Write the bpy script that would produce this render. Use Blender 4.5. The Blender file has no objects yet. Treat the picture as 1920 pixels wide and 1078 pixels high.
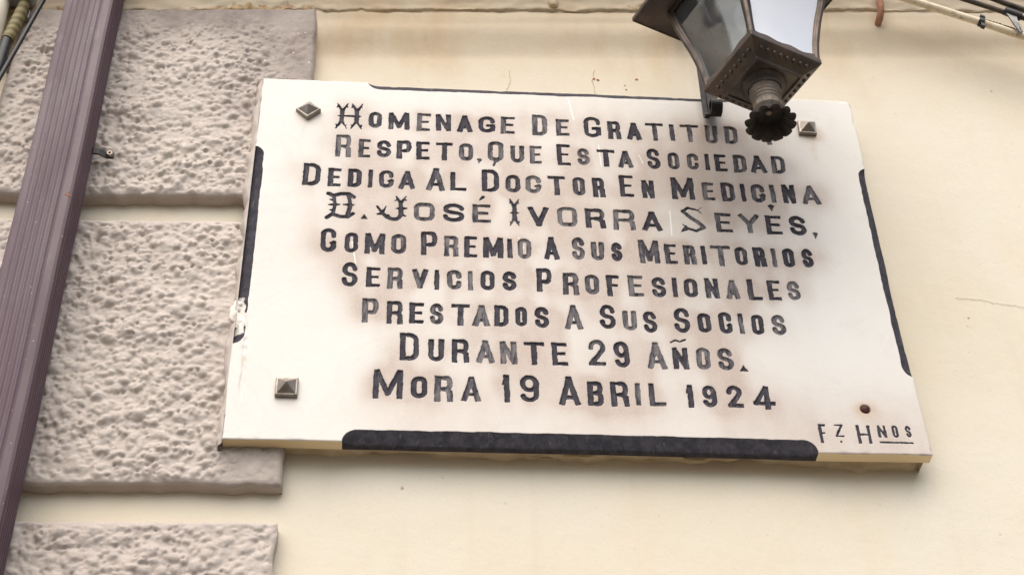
import bpy, math, random
import numpy as np
from mathutils import Matrix, Vector

scene = bpy.context.scene
C = scene.collection
R_ = math.radians

# ------------------------------------------------------------------ camera
# world: x along the wall, y into the wall, z up; the plaque's lower left front corner is the origin
GZ = -2.89                                    # street level
cam_d = bpy.data.cameras.new("camera")
cam_d.sensor_width = 36.0
cam_d.lens = 3005.5 / 1920 * 36.0
cam_d.clip_start = 0.05
cam_d.clip_end = 500
cam = bpy.data.objects.new("camera", cam_d)
C.objects.link(cam)
rx = Vector((0.99701663, -0.07352256, -0.02350042))
ry = Vector((-0.03017558, -0.6515006, 0.75804775))
rz = Vector((-0.07104415, -0.75507708, -0.65177552))
M = Matrix((rx, ry, rz)).transposed().to_4x4()
M.translation = Vector((0.23583422, -1.83041507, -1.28974052))
cam.matrix_world = M
scene.camera = cam

# ------------------------------------------------------------------ light
SUN_EL, SUN_AZ = R_(55), R_(16)              # azimuth measured from straight out of the wall, + to the left
world = bpy.data.worlds.new("World")
scene.world = world
world.use_nodes = True
wn = world.node_tree
sky = wn.nodes.new('ShaderNodeTexSky')
sky.sky_type = 'NISHITA'
sky.sun_disc = False
sky.sun_elevation = SUN_EL
sky.sun_rotation = R_(180) + SUN_AZ
sky.dust_density = 3.0
wn.links.new(sky.outputs[0], wn.nodes['Background'].inputs['Color'])
wn.nodes['Background'].inputs['Strength'].default_value = 0.065
sun_d = bpy.data.lights.new("sun", 'SUN')
sun_d.energy = 1.5
sun_d.angle = R_(85)
sun_d.color = (1.0, 0.94, 0.84)
sun = bpy.data.objects.new("sun", sun_d)
C.objects.link(sun)
sdir = Vector((-math.sin(SUN_AZ) * math.cos(SUN_EL), -math.cos(SUN_AZ) * math.cos(SUN_EL), math.sin(SUN_EL)))
sun.rotation_euler = sdir.to_track_quat('Z', 'Y').to_euler()
scene.view_settings.view_transform = 'Standard'
scene.view_settings.look = 'None'
scene.view_settings.exposure = 1.45
scene.view_settings.gamma = 1.0

# ------------------------------------------------------------------ helpers
rng = np.random.default_rng(7)
random.seed(5)


def gn(shape, sx, sy, seed):
    """gaussian-filtered white noise, unit variance (sx, sy in cells along the two axes)"""
    g = np.random.default_rng(seed).standard_normal(shape)
    a = np.exp(-2 * (math.pi * np.fft.fftfreq(shape[0]) * sx) ** 2)[:, None]
    b = np.exp(-2 * (math.pi * np.fft.rfftfreq(shape[1]) * sy) ** 2)[None, :]
    o = np.fft.irfft2(np.fft.rfft2(g) * a * b, s=shape)
    return o / (o.std() + 1e-12)


def blur(m, sx, sy):
    a = np.exp(-2 * (math.pi * np.fft.fftfreq(m.shape[0]) * sx) ** 2)[:, None]
    b = np.exp(-2 * (math.pi * np.fft.rfftfreq(m.shape[1]) * sy) ** 2)[None, :]
    return np.fft.irfft2(np.fft.rfft2(m) * a * b, s=m.shape)


def sstep(a, b, x):
    t = np.clip((x - a) / (b - a), 0, 1)
    return t * t * (3 - 2 * t)


class MB:
    """collects polygons for one mesh"""
    def __init__(s):
        s.v = []; s.f = []; s.sm = []

    def add(s, vs, fs, smooth=False):
        o = len(s.v)
        s.v += [tuple(map(float, p)) for p in vs]
        s.f += [tuple(i + o for i in f) for f in fs]
        s.sm += [smooth] * len(fs)

    def grid(s, rows, smooth=True, closed=False):
        n = len(rows[0]); vs = [p for r in rows for p in r]; fs = []
        for i in range(len(rows) - 1):
            for j in range(n if closed else n - 1):
                k = (j + 1) % n
                fs.append((i * n + j, i * n + k, (i + 1) * n + k, (i + 1) * n + j))
        s.add(vs, fs, smooth)

    def tube(s, pts, r, n=12, caps=True, smooth=True):
        pts = [Vector(p) for p in pts]
        rr = r if hasattr(r, '__len__') else [r] * len(pts)
        rows = []; prev = None
        for i, p in enumerate(pts):
            d = (pts[min(i + 1, len(pts) - 1)] - pts[max(i - 1, 0)]).normalized()
            if prev is None:
                u = d.orthogonal().normalized()
            else:
                u = (prev - d * prev.dot(d)).normalized()
            prev = u; w = d.cross(u)
            rows.append([p + (u * math.cos(2 * math.pi * k / n) + w * math.sin(2 * math.pi * k / n)) * rr[i] for k in range(n)])
        s.grid(rows, smooth, True)
        if caps:
            s.add(rows[0], [tuple(range(n))[::-1]]); s.add(rows[-1], [tuple(range(n))])

    def box(s, c, ax, ay, az):
        """centre and three half-axis vectors"""
        c, ax, ay, az = map(Vector, (c, ax, ay, az))
        vs = [c + ax * i + ay * j + az * k for k in (-1, 1) for j in (-1, 1) for i in (-1, 1)]
        s.add(vs, [(0, 2, 3, 1), (4, 5, 7, 6), (0, 1, 5, 4), (2, 6, 7, 3), (0, 4, 6, 2), (1, 3, 7, 5)])

    def lathe(s, c, prof, n=32, smooth=True, wob=None):
        rows = []
        for i, (r, z) in enumerate(prof):
            row = []
            for k in range(n):
                a = 2 * math.pi * k / n
                rr, zz = (wob(i, a, r, z) if wob else (r, z))
                row.append((c[0] + rr * math.cos(a), c[1] + rr * math.sin(a), c[2] + zz))
            rows.append(row)
        s.grid(rows, smooth, True)

    def build(s, name, mat, parent=None, bevel=0):
        me = bpy.data.meshes.new(name)
        off = parent_loc(parent)
        me.from_pydata([(x - off[0], y - off[1], z - off[2]) for x, y, z in s.v], [], s.f)
        me.polygons.foreach_set('use_smooth', s.sm)
        me.materials.append(mat)
        me.update()
        o = bpy.data.objects.new(name, me); C.objects.link(o)
        if parent: o.parent = parent
        if bevel:
            m = o.modifiers.new('bevel', 'BEVEL'); m.width = bevel; m.segments = 2; m.limit_method = 'ANGLE'
        return o


def parent_loc(p):
    if p is None: return (0, 0, 0)
    l = Vector(p.location)
    if p.parent: l = l + Vector(p.parent.location)
    return l


def big(name, verts, faces, mat, parent=None, attrs=None, smooth=True):
    """mesh from numpy arrays (quads), with optional per-vertex float attributes"""
    off = np.array(parent_loc(parent))
    me = bpy.data.meshes.new(name)
    nv, nf = len(verts), len(faces)
    me.vertices.add(nv); me.vertices.foreach_set('co', (verts - off).astype(np.float32).ravel())
    me.loops.add(nf * 4); me.loops.foreach_set('vertex_index', faces.astype(np.int32).ravel())
    me.polygons.add(nf); me.polygons.foreach_set('loop_start', np.arange(0, nf * 4, 4, dtype=np.int32))
    sm = np.full(nf, smooth) if np.isscalar(smooth) else smooth
    me.polygons.foreach_set('use_smooth', sm)
    me.update(calc_edges=True); me.validate()
    for k, a in (attrs or {}).items():
        at = me.attributes.new(k, 'FLOAT', 'POINT'); at.data.foreach_set('value', a.astype(np.float32))
    me.materials.append(mat)
    o = bpy.data.objects.new(name, me); C.objects.link(o)
    if parent: o.parent = parent
    return o


def quads(nr, nc):
    i = np.arange(nr - 1)[:, None] * nc + np.arange(nc - 1)[None, :]
    return np.stack([i, i + 1, i + nc + 1, i + nc], -1).reshape(-1, 4)


def thing(name, label, cat, loc, group=None):
    o = bpy.data.objects.new(name, None); C.objects.link(o)
    o.location = loc; o.empty_display_size = 0.05
    return tag(o, label, cat, group)


def tag(o, label, cat, group=None):
    o['label'] = label; o['category'] = cat
    if group: o['group'] = group
    return o


# ------------------------------------------------------------------ materials
class Mat:
    def __init__(s, name, rough=0.6, metal=0.0, spec=0.4, coat=0.0):
        s.m = bpy.data.materials.new(name); s.m.use_nodes = True
        s.t = s.m.node_tree; s.b = s.t.nodes['Principled BSDF']
        s.b.inputs['Roughness'].default_value = rough
        s.b.inputs['Metallic'].default_value = metal
        s.b.inputs['Specular IOR Level'].default_value = spec
        s.b.inputs['Coat Weight'].default_value = coat
        s.co = s.t.nodes.new('ShaderNodeNewGeometry').outputs['Position']

    def n(s, k, **kw):
        x = s.t.nodes.new(k)
        for a, b in kw.items(): setattr(x, a, b)
        return x

    def link(s, a, b): s.t.links.new(a, b)

    def scaled(s, sc):
        mp = s.n('ShaderNodeMapping'); mp.inputs['Scale'].default_value = sc
        s.link(s.co, mp.inputs['Vector']); return mp.outputs[0]

    def noise(s, scale, detail=4, rough=0.55, sc=None, dist=0.0):
        x = s.n('ShaderNodeTexNoise')
        x.inputs['Scale'].default_value = scale; x.inputs['Detail'].default_value = detail
        x.inputs['Roughness'].default_value = rough; x.inputs['Distortion'].default_value = dist
        s.link(s.scaled(sc) if sc else s.co, x.inputs['Vector']); return x.outputs['Fac']

    def ramp(s, f, a, b, lo=0.0, hi=1.0):
        x = s.n('ShaderNodeMapRange'); x.interpolation_type = 'SMOOTHSTEP'
        s.link(f, x.inputs['Value'])
        for i, v in zip(('From Min', 'From Max', 'To Min', 'To Max'), (a, b, lo, hi)): x.inputs[i].default_value = v
        return x.outputs[0]

    def math(s, op, a, b):
        x = s.n('ShaderNodeMath', operation=op)
        for i, v in enumerate((a, b)):
            if isinstance(v, (int, float)): x.inputs[i].default_value = v
            else: s.link(v, x.inputs[i])
        return x.outputs[0]

    def mix(s, f, a, b):
        x = s.n('ShaderNodeMix', data_type='RGBA')
        for i, v in zip((0, 6, 7), (f, a, b)):
            if isinstance(v, (int, float)): x.inputs[i].default_value = v
            elif isinstance(v, tuple): x.inputs[i].default_value = (*v, 1)
            else: s.link(v, x.inputs[i])
        return x.outputs[2]

    def attr(s, name):
        return s.n('ShaderNodeAttribute', attribute_name=name).outputs['Fac']

    def color(s, c):
        if isinstance(c, tuple): s.b.inputs['Base Color'].default_value = (*c, 1)
        else: s.link(c, s.b.inputs['Base Color'])

    def roughness(s, f): s.link(f, s.b.inputs['Roughness'])

    def bump(s, h, strength=0.3, dist=0.002):
        x = s.n('ShaderNodeBump'); x.inputs['Strength'].default_value = strength; x.inputs['Distance'].default_value = dist
        s.link(h, x.inputs['Height']); s.link(x.outputs[0], s.b.inputs['Normal'])


# cream wall paint: soft blotches, ochre stains, specks, shade painted in near the moulding
m = Mat('cream_paint', 0.75, spec=0.25)
c = m.mix(m.ramp(m.noise(2.2, 5, 0.6), 0.3, 0.75), (0.69, 0.635, 0.525), (0.67, 0.59, 0.455))
c = m.mix(m.ramp(m.noise(9, 6, 0.6, (1, 1, 0.35)), 0.54, 0.8, 0, 0.35), c, (0.67, 0.55, 0.38))
c = m.mix(m.ramp(m.noise(24, 5, 0.6, (1, 1, 0.07)), 0.52, 0.75, 0, 0.16), c, (0.55, 0.46, 0.34))
c = m.mix(m.ramp(m.noise(420, 2, 0.6), 0.35, 0.7, 0, 0.10), c, (0.50, 0.44, 0.36))
c = m.mix(m.ramp(m.noise(60, 3, 0.6), 0.70, 0.78, 0, 0.5), c, (0.45, 0.36, 0.26))
c = m.mix(m.ramp(m.noise(260, 2, 0.5), 0.70, 0.76, 0, 0.35), c, (0.42, 0.35, 0.27))
high = m.math('MULTIPLY', m.ramp(m.noise(7, 6, 0.65, (1, 1, 0.4)), 0.46, 0.72, 0, 0.7), m.attr('aged_shade'))
c = m.mix(m.math('MULTIPLY', m.attr('aged_shade'), 0.52), c, (0.60, 0.46, 0.30))  # ochre water stain, with the moulding's shade put into the colour
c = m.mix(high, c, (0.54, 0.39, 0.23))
pe = m.ramp(m.math('ADD', m.attr('peel'), m.math('MULTIPLY', m.noise(55, 5, 0.65), 0.9)), 0.98, 1.12)
c = m.mix(pe, c, m.mix(m.ramp(m.noise(90, 4), 0.35, 0.7), (0.62, 0.45, 0.26), (0.30, 0.17, 0.09)))
m.color(c)
m.bump(m.math('ADD', m.math('MULTIPLY', pe, -0.4), m.math('ADD', m.noise(14, 6, 0.6), m.math('MULTIPLY', m.noise(140, 3), 0.12))), 0.30, 0.006)
CREAM = m.m

# grey rough-cast quoin paint
m = Mat('grey_roughcast_paint', 0.62, spec=0.3)
c = m.mix(m.ramp(m.noise(5, 5, 0.6), 0.3, 0.7), (0.53, 0.465, 0.41), (0.47, 0.405, 0.36))
c = m.mix(m.ramp(m.noise(38, 4, 0.6), 0.6, 0.75, 0, 0.25), c, (0.30, 0.25, 0.225))
c = m.mix(m.ramp(m.noise(170, 2, 0.5), 0.72, 0.78, 0, 0.5), c, (0.62, 0.55, 0.48))
c = m.mix(m.math('MULTIPLY', m.attr('grime_shade'), m.ramp(m.noise(30, 5, 0.65), 0.25, 0.7, 0.55, 0.95)), c, (0.235, 0.19, 0.165))  # dirt, with shade painted in towards the block edges
m.color(c)
m.bump(m.math('ADD', m.noise(260, 4, 0.7), m.noise(110, 4, 0.6)), 0.4, 0.002)
GREY = m.m


def marble(name, painted):
    m = Mat(name, 0.45, spec=0.35)
    base = m.mix(m.ramp(m.noise(6, 5, 0.6), 0.3, 0.75), (0.70, 0.68, 0.635), (0.68, 0.64, 0.58))
    vein = m.ramp(m.math('ABSOLUTE', m.math('SUBTRACT', m.noise(5, 6, 0.6, None, 1.5), 0.5), 0), 0.0, 0.035, 0.22, 0.0)
    base = m.mix(vein, base, (0.60, 0.56, 0.52))
    base = m.mix(m.ramp(m.noise(240, 2, 0.5), 0.69, 0.76, 0, 0.35), base, (0.45, 0.38, 0.32))
    grain = m.noise(330, 2, 0.6)
    st = m.math('MULTIPLY', m.attr('stain'), m.ramp(m.math('ADD', m.noise(16, 5, 0.6, (1, 1, 0.45)), m.math('MULTIPLY', grain, 0.5)), 0.50, 0.98, 0.62, 1.0))
    base = m.mix(st, base, (0.44, 0.345, 0.285))
    base = m.mix(m.math('MULTIPLY', m.attr('halo'), m.ramp(m.noise(120, 4, 0.6), 0.3, 0.7, 0.25, 0.85)), base, (0.28, 0.235, 0.215))
    base = m.mix(m.math('MULTIPLY', m.attr('rust'), m.ramp(m.noise(60, 4), 0.3, 0.7, 0.3, 1)), base, (0.46, 0.27, 0.12))
    base = m.mix(m.math('MULTIPLY', m.attr('ochre'), 0.85), base, (0.90, 0.70, 0.40))  # yellow underside stain, brightened to paint in light bounced from the street
    base = m.mix(m.attr('scratch'), base, (0.86, 0.84, 0.80))
    wear = m.ramp(m.math('ADD', m.noise(150, 5, 0.7, (1, 1, 0.22)), m.math('MULTIPLY', m.attr('wear'), 0.45)), 0.60, 0.86, 0.0, 0.62)
    ink = m.mix(m.ramp(m.noise(80, 4, 0.6), 0.3, 0.7), (0.038, 0.036, 0.045), (0.070, 0.065, 0.076))
    ink = m.mix(wear, ink, (0.27, 0.25, 0.245))
    edge = m.ramp(m.math('ADD', m.attr('ink'), m.math('MULTIPLY', m.math('SUBTRACT', m.noise(240, 3, 0.6), 0.5), 0.55)), 0.38, 0.62)
    m.color(m.mix(edge, base, ink))
    m.roughness(m.ramp(edge, 0, 1, 0.45, 0.85)); m.link(m.ramp(edge, 0, 1, 0.35, 0.12), m.b.inputs['Specular IOR Level'])
    m.bump(m.noise(300, 3), 0.08, 0.001)
    return m.m


MARBLE = marble('stained_white_marble', False)
INK = MARBLE

m = Mat('purple_brown_lacquer', 0.45, spec=0.35, coat=0.0)
m.b.inputs['Coat Roughness'].default_value = 0.25
c = m.mix(m.ramp(m.noise(4, 5, 0.6, (1, 1, 0.15)), 0.3, 0.7), (0.078, 0.042, 0.056), (0.100, 0.058, 0.075))
c = m.mix(m.ramp(m.noise(55, 4, 0.6, (1, 1, 0.3)), 0.58, 0.78, 0, 0.45), c, (0.17, 0.125, 0.125))
c = m.mix(m.ramp(m.noise(9, 5, 0.65, (1, 1, 0.1)), 0.5, 0.75, 0, 0.5), c, (0.045, 0.028, 0.030))
c = m.mix(m.ramp(m.noise(210, 2, 0.5), 0.73, 0.76, 0, 0.6), c, (0.5, 0.45, 0.42))
m.color(c); m.roughness(m.ramp(m.noise(20, 4, 0.6, (1, 1, 0.2)), 0.3, 0.7, 0.36, 0.55))
PIPE = m.m

m = Mat('aged_bronze', 0.45, metal=0.55, spec=0.4)
c = m.mix(m.ramp(m.noise(18, 5, 0.65), 0.32, 0.7), (0.066, 0.055, 0.048), (0.132, 0.099, 0.078))
c = m.mix(m.ramp(m.noise(70, 5, 0.7), 0.55, 0.8, 0, 0.6), c, (0.17, 0.15, 0.15))
m.color(c); m.roughness(m.ramp(m.noise(40, 4), 0.3, 0.7, 0.35, 0.6))
m.bump(m.noise(160, 4), 0.2, 0.001)
BRONZE = m.m

m = Mat('dull_bronze', 0.55, metal=0.45)
c = m.mix(m.ramp(m.noise(30, 5, 0.65), 0.35, 0.7), (0.20, 0.165, 0.13), (0.12, 0.09, 0.07))
m.color(c); m.bump(m.noise(160, 4), 0.2, 0.001)
NECK = m.m

m = Mat('blackened_metal', 0.7, metal=0.2)
m.color(m.mix(m.ramp(m.noise(40, 4), 0.35, 0.7), (0.022, 0.018, 0.016), (0.05, 0.04, 0.034)))
BLACKM = m.m

m = Mat('dark_wrought_iron', 0.55, metal=0.3)
m.color(m.mix(m.ramp(m.noise(60, 5, 0.65), 0.4, 0.75), (0.020, 0.019, 0.020), (0.055, 0.047, 0.042)))
m.bump(m.noise(150, 4), 0.3, 0.001)
IRON = m.m

m = Mat('stud_metal', 0.38, metal=0.65)
m.color(m.mix(m.ramp(m.noise(70, 5, 0.65), 0.35, 0.75), (0.34, 0.295, 0.25), (0.20, 0.165, 0.135)))
m.bump(m.noise(220, 3), 0.15, 0.0008)
STUD = m.m

m = Mat('rusty_iron', 0.85)
m.color(m.mix(m.ramp(m.noise(90, 5, 0.65), 0.35, 0.7), (0.10, 0.035, 0.022), (0.05, 0.022, 0.018)))
m.bump(m.noise(200, 4), 0.5, 0.001)
RUST = m.m

m = Mat('rust_pink_rod', 0.85)
m.color(m.mix(m.ramp(m.noise(60, 5, 0.65), 0.35, 0.7), (0.46, 0.24, 0.15), (0.30, 0.13, 0.08)))
m.bump(m.noise(200, 4), 0.5, 0.001)
ROD = m.m

m = Mat('ivory_conduit_paint', 0.5)
c = m.mix(m.ramp(m.noise(30, 5, 0.65), 0.45, 0.72), (0.72, 0.62, 0.46), (0.50, 0.38, 0.22))
c = m.mix(m.ramp(m.noise(75, 5, 0.65), 0.58, 0.74, 0, 0.8), c, (0.25, 0.19, 0.14))
m.color(c)
CONDUIT = m.m

m = Mat('black_cable_sheath', 0.45)
m.color(m.mix(m.ramp(m.noise(90, 3), 0.4, 0.7), (0.014, 0.014, 0.015), (0.03, 0.028, 0.027)))
CABLE = m.m
m = Mat('dusty_cable_sheath', 0.6)
m.color(m.mix(m.ramp(m.noise(60, 4), 0.4, 0.7), (0.040, 0.030, 0.022), (0.085, 0.062, 0.045)))
DUSTY = m.m

m = Mat('olive_tape', 0.6)
w = m.n('ShaderNodeTexWave', wave_type='BANDS', bands_direction='Z'); w.inputs['Scale'].default_value = 22; w.inputs['Distortion'].default_value = 3
m.link(m.co, w.inputs['Vector'])
m.color(m.mix(m.ramp(w.outputs['Fac'], 0.3, 0.7), (0.13, 0.10, 0.035), (0.24, 0.20, 0.09)))
TAPE = m.m

m = Mat('grey_box_plastic', 0.5)
m.color(m.mix(m.ramp(m.noise(40, 4), 0.35, 0.7), (0.30, 0.29, 0.28), (0.22, 0.21, 0.205)))
BOXG = m.m

m = Mat('galvanised_steel', 0.45, metal=0.6)
m.color(m.mix(m.ramp(m.noise(60, 4), 0.35, 0.7), (0.26, 0.25, 0.24), (0.13, 0.12, 0.115)))
STEEL = m.m

m = Mat('white_filler', 0.85)
m.color(m.mix(m.ramp(m.noise(60, 5), 0.35, 0.7), (0.82, 0.78, 0.72), (0.70, 0.62, 0.53)))
m.bump(m.noise(150, 4), 0.5, 0.001)
FILLER = m.m

m = Mat('ochre_mortar', 0.9)
m.color(m.mix(m.ramp(m.noise(25, 5), 0.3, 0.7), (0.70, 0.58, 0.41), (0.58, 0.44, 0.28)))
m.bump(m.noise(90, 5), 0.6, 0.003)
MORTAR = m.m

m = Mat('crack_dirt', 0.9)
m.color(m.mix(m.ramp(m.noise(50, 4), 0.35, 0.7), (0.58, 0.47, 0.34), (0.45, 0.34, 0.23)))
CRACK = m.m
m = Mat('bare_red_plaster', 0.9)
m.color((0.33, 0.13, 0.07)); CHIP = m.m

m = Mat('street_paving', 0.8)
m.color(m.mix(m.ramp(m.noise(3, 5), 0.3, 0.7), (0.085, 0.074, 0.057), (0.062, 0.054, 0.042)))
PAVE = m.m

# lantern glass: clear with a dusty film, its pale streaks painted as a reflection
m = Mat('dusty_streaked_glass', 0.05)
t = m.t; out = t.nodes['Material Output']
tr = m.n('ShaderNodeBsdfTransparent'); tr.inputs[0].default_value = (0.90, 0.93, 0.92, 1)
gl = m.n('ShaderNodeBsdfGlossy'); gl.inputs['Roughness'].default_value = 0.06
fr = m.n('ShaderNodeFresnel'); fr.inputs['IOR'].default_value = 1.5
mx = m.n('ShaderNodeMixShader'); m.link(m.math('ADD', fr.outputs[0], 0.06), mx.inputs[0]); m.link(tr.outputs[0], mx.inputs[1]); m.link(gl.outputs[0], mx.inputs[2])
m.b.inputs['Base Color'].default_value = (0.50, 0.535, 0.55, 1); m.b.inputs['Roughness'].default_value = 0.9
mx2 = m.n('ShaderNodeMixShader')
m.link(m.ramp(m.noise(16, 2, 0.4, (1, 1, 0.18)), 0.50, 0.60, 0.07, 0.52), mx2.inputs[0])
m.link(mx.outputs[0], mx2.inputs[1]); m.link(m.b.outputs[0], mx2.inputs[2]); m.link(mx2.outputs[0], out.inputs[0])
GLASS = m.m

m = Mat('pale_glass', 0.12, spec=0.5)
m.color(m.mix(m.ramp(m.noise(6, 3, 0.5), 0.35, 0.65), (0.80, 0.82, 0.86), (0.72, 0.75, 0.81)))
m.b.inputs['Subsurface Weight'].default_value = 0.0
PALE_GLASS = m.m
m = Mat('lamp_socket', 0.5)
m.color((0.05, 0.045, 0.04)); SOCK = m.m

# ================================================================== SETTING
YW = 0.045                                    # wall plane
b = MB(); b.add([(-60, -60, GZ), (60, -60, GZ), (60, 6, GZ), (-60, 6, GZ)], [(0, 1, 2, 3)])
st = b.build('street', PAVE); st['kind'] = 'structure'

facade = thing('building_facade', 'cream painted house front with grey roughcast corner blocks and a stained plaster moulding', 'building', (0, YW, GZ))

# wall sheet (stops just under the moulding, which butts against it)
def zc(x): return 0.8315 + 0.065 * x           # lower end of the moulding's ogee
xs = np.linspace(-6, 7, 261)
zf = np.concatenate([np.linspace(0, 0.84, 24)[:-1], np.linspace(0.84, 1, 60)])
WX, WF = np.meshgrid(xs, zf)
WZ = GZ + (zc(WX) - GZ) * WF
big('wall', np.stack([WX, np.full_like(WX, YW), WZ], -1).reshape(-1, 3), quads(len(zf), len(xs)), CREAM, facade, {'aged_shade': np.exp(-(zc(WX) - WZ) / 0.075).ravel() * 0.8})  # stain and painted shade, fading downward from the moulding


# moulding: soft ogee out of the wall, fascia, peeling lip, unseen band above brought forward to shade the fascia
xs = np.concatenate([np.linspace(-6, -1.2, 500)[:-1], np.linspace(-1.2, 2.6, 1900), np.linspace(2.6, 7, 450)[1:]])
prof = []                                     # (outward, up)
for t in np.linspace(0, 1, 30): prof.append((0.019 * float(sstep(0, 1, t)), 0.074 * t))
for t in np.linspace(0.08, 1, 14): prof.append((0.019 + 0.001 * t, 0.074 + 0.032 * t))
i_lip = len(prof)
for t in np.linspace(0.1, 1, 8): prof.append((0.020 + 0.004 * t, 0.106 + 0.002 * t))
for t in np.linspace(0.1, 1, 14): prof.append((0.024 + 0.005 * t, 0.108 + 0.045 * t))
for t in np.linspace(0.1, 1, 12): prof.append((0.029 + 0.055 * t, 0.153 + 0.03 * t))
prof.append((0.086, 0.30))
n = len(xs); K = len(prof)
lip = (0.0009 * gn((4, n), 0.1, 30, 3)[0] + 0.0009 * gn((4, n), 0.1, 5, 4)[0] + 0.0006 * gn((4, n), 0.1, 1.5, 44)[0]) * (1 + 1.1 * np.exp(-((xs + 0.05) / 0.22) ** 2))
big_ = gn((K, n), 3, 60, 5); sm_ = gn((K, n), 1.2, 5, 6)
V = np.zeros((K, n, 3)); peel = np.zeros((K, n))
for k, (o, u) in enumerate(prof):
    w = 1.0 if k >= i_lip else 0.25 * sstep(0, 6, k)
    V[k, :, 0] = xs
    V[k, :, 1] = YW - o - 0.0006 * big_[k] * min(1, k / 30) - (0.0008 * sm_[k] if k >= i_lip else 0)
    V[k, :, 2] = zc(xs) + u + (lip if k >= i_lip else lip * 0.0)
    near = math.exp(-((u - 0.108) / 0.005) ** 2) if u < 0.108 else math.exp(-((u - 0.108) / 0.022) ** 2)
    peel[k] = near * (0.42 + 0.16 * gn((4, n), 0.1, 40, 11)[0]) + 0.20 * np.exp(-((xs + 0.1) / 0.28) ** 2) * near
big('cornice_moulding', V.reshape(-1, 3), quads(K, n), CREAM, facade, {'peel': peel.ravel(), 'aged_shade': np.repeat(0.8 + 0.2 * sstep(0, 15, np.arange(K)), n)})

# upper wall above the moulding (out of frame)
b = MB(); b.add([(-6, YW - 0.086, zc(-6) + 0.301), (7, YW - 0.086, zc(7) + 0.301), (7, YW - 0.086, 4.2), (-6, YW - 0.086, 4.2)], [(0, 1, 2, 3)])
b.build('upper_wall', CREAM, facade)


def chips(name, spots, mat, y, parent):
    for (x, z, r0, sd) in spots:
        r = random.Random(sd); bb = MB(); k = 9
        ring = [(x + r0 * (0.45 + 0.8 * r.random()) * math.cos(2 * math.pi * i / k), y, z + r0 * (0.4 + 0.7 * r.random()) * math.sin(2 * math.pi * i / k)) for i in range(k)]
        bb.add([(x, y - 0.0006, z)] + ring, [(0, i + 1, (i + 1) % k + 1) for i in range(k)])
        bb.build(name, mat, parent)


def bumpy(nr, nc, cell, seed):
    """lumpy rough-cast relief in metres (positive = out)"""
    s = 0.0035 / cell
    g = np.random.default_rng(seed)
    H, W = nr * cell, nc * cell
    h = np.zeros((nr, nc))

    def scatter(count, r0, r1, hh, sign):
        for _ in range(count):
            cx, cz = g.random() * W, g.random() * H
            r = r0 + (r1 - r0) * g.random() ** 1.5; a = hh * (0.45 + 0.75 * g.random()) * (r / r1) ** 0.5
            e = 0.75 + 0.6 * g.random(); th = g.random() * math.pi
            i0, i1 = max(0, int((cz - 1.5 * r) / cell)), min(nr, int((cz + 1.5 * r) / cell) + 2)
            j0, j1 = max(0, int((cx - 1.5 * r) / cell)), min(nc, int((cx + 1.5 * r) / cell) + 2)
            if i1 <= i0 or j1 <= j0: continue
            z = np.arange(i0, i1)[:, None] * cell - cz; x = np.arange(j0, j1)[None, :] * cell - cx
            u = (x * math.cos(th) + z * math.sin(th)) / e; v = (-x * math.sin(th) + z * math.cos(th)) * e
            q = np.clip(1 - (u * u + v * v) / (r * r), 0, 1)
            p = a * q * (1.5 - 0.5 * q) if sign > 0 else a * q * q
            h[i0:i1, j0:j1] = np.maximum(h[i0:i1, j0:j1], p + 0.35 * h[i0:i1, j0:j1]) if sign > 0 else h[i0:i1, j0:j1] - p
    area = W * H
    scatter(int(area / 0.00016), 0.0040, 0.0105, 0.0056, 1)
    scatter(int(area / 0.00010), 0.0020, 0.0050, 0.0030, 1)
    scatter(int(area / 0.00030), 0.0020, 0.0046, 0.0062, -1)
    h = blur(h, 0.55, 0.55)
    h += 0.0013 * gn((nr, nc), s * 4, s * 5, seed + 4) + 0.0005 * gn((nr, nc), s, s, seed + 3)
    amp = 0.95 + 0.16 * gn((nr, nc), s * 7, s * 8, seed + 5)
    h += 0.00020 * gn((nr, nc), 0.8, 0.8, seed + 6)
    return h * np.clip(amp, 0.5, 1.2)


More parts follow.
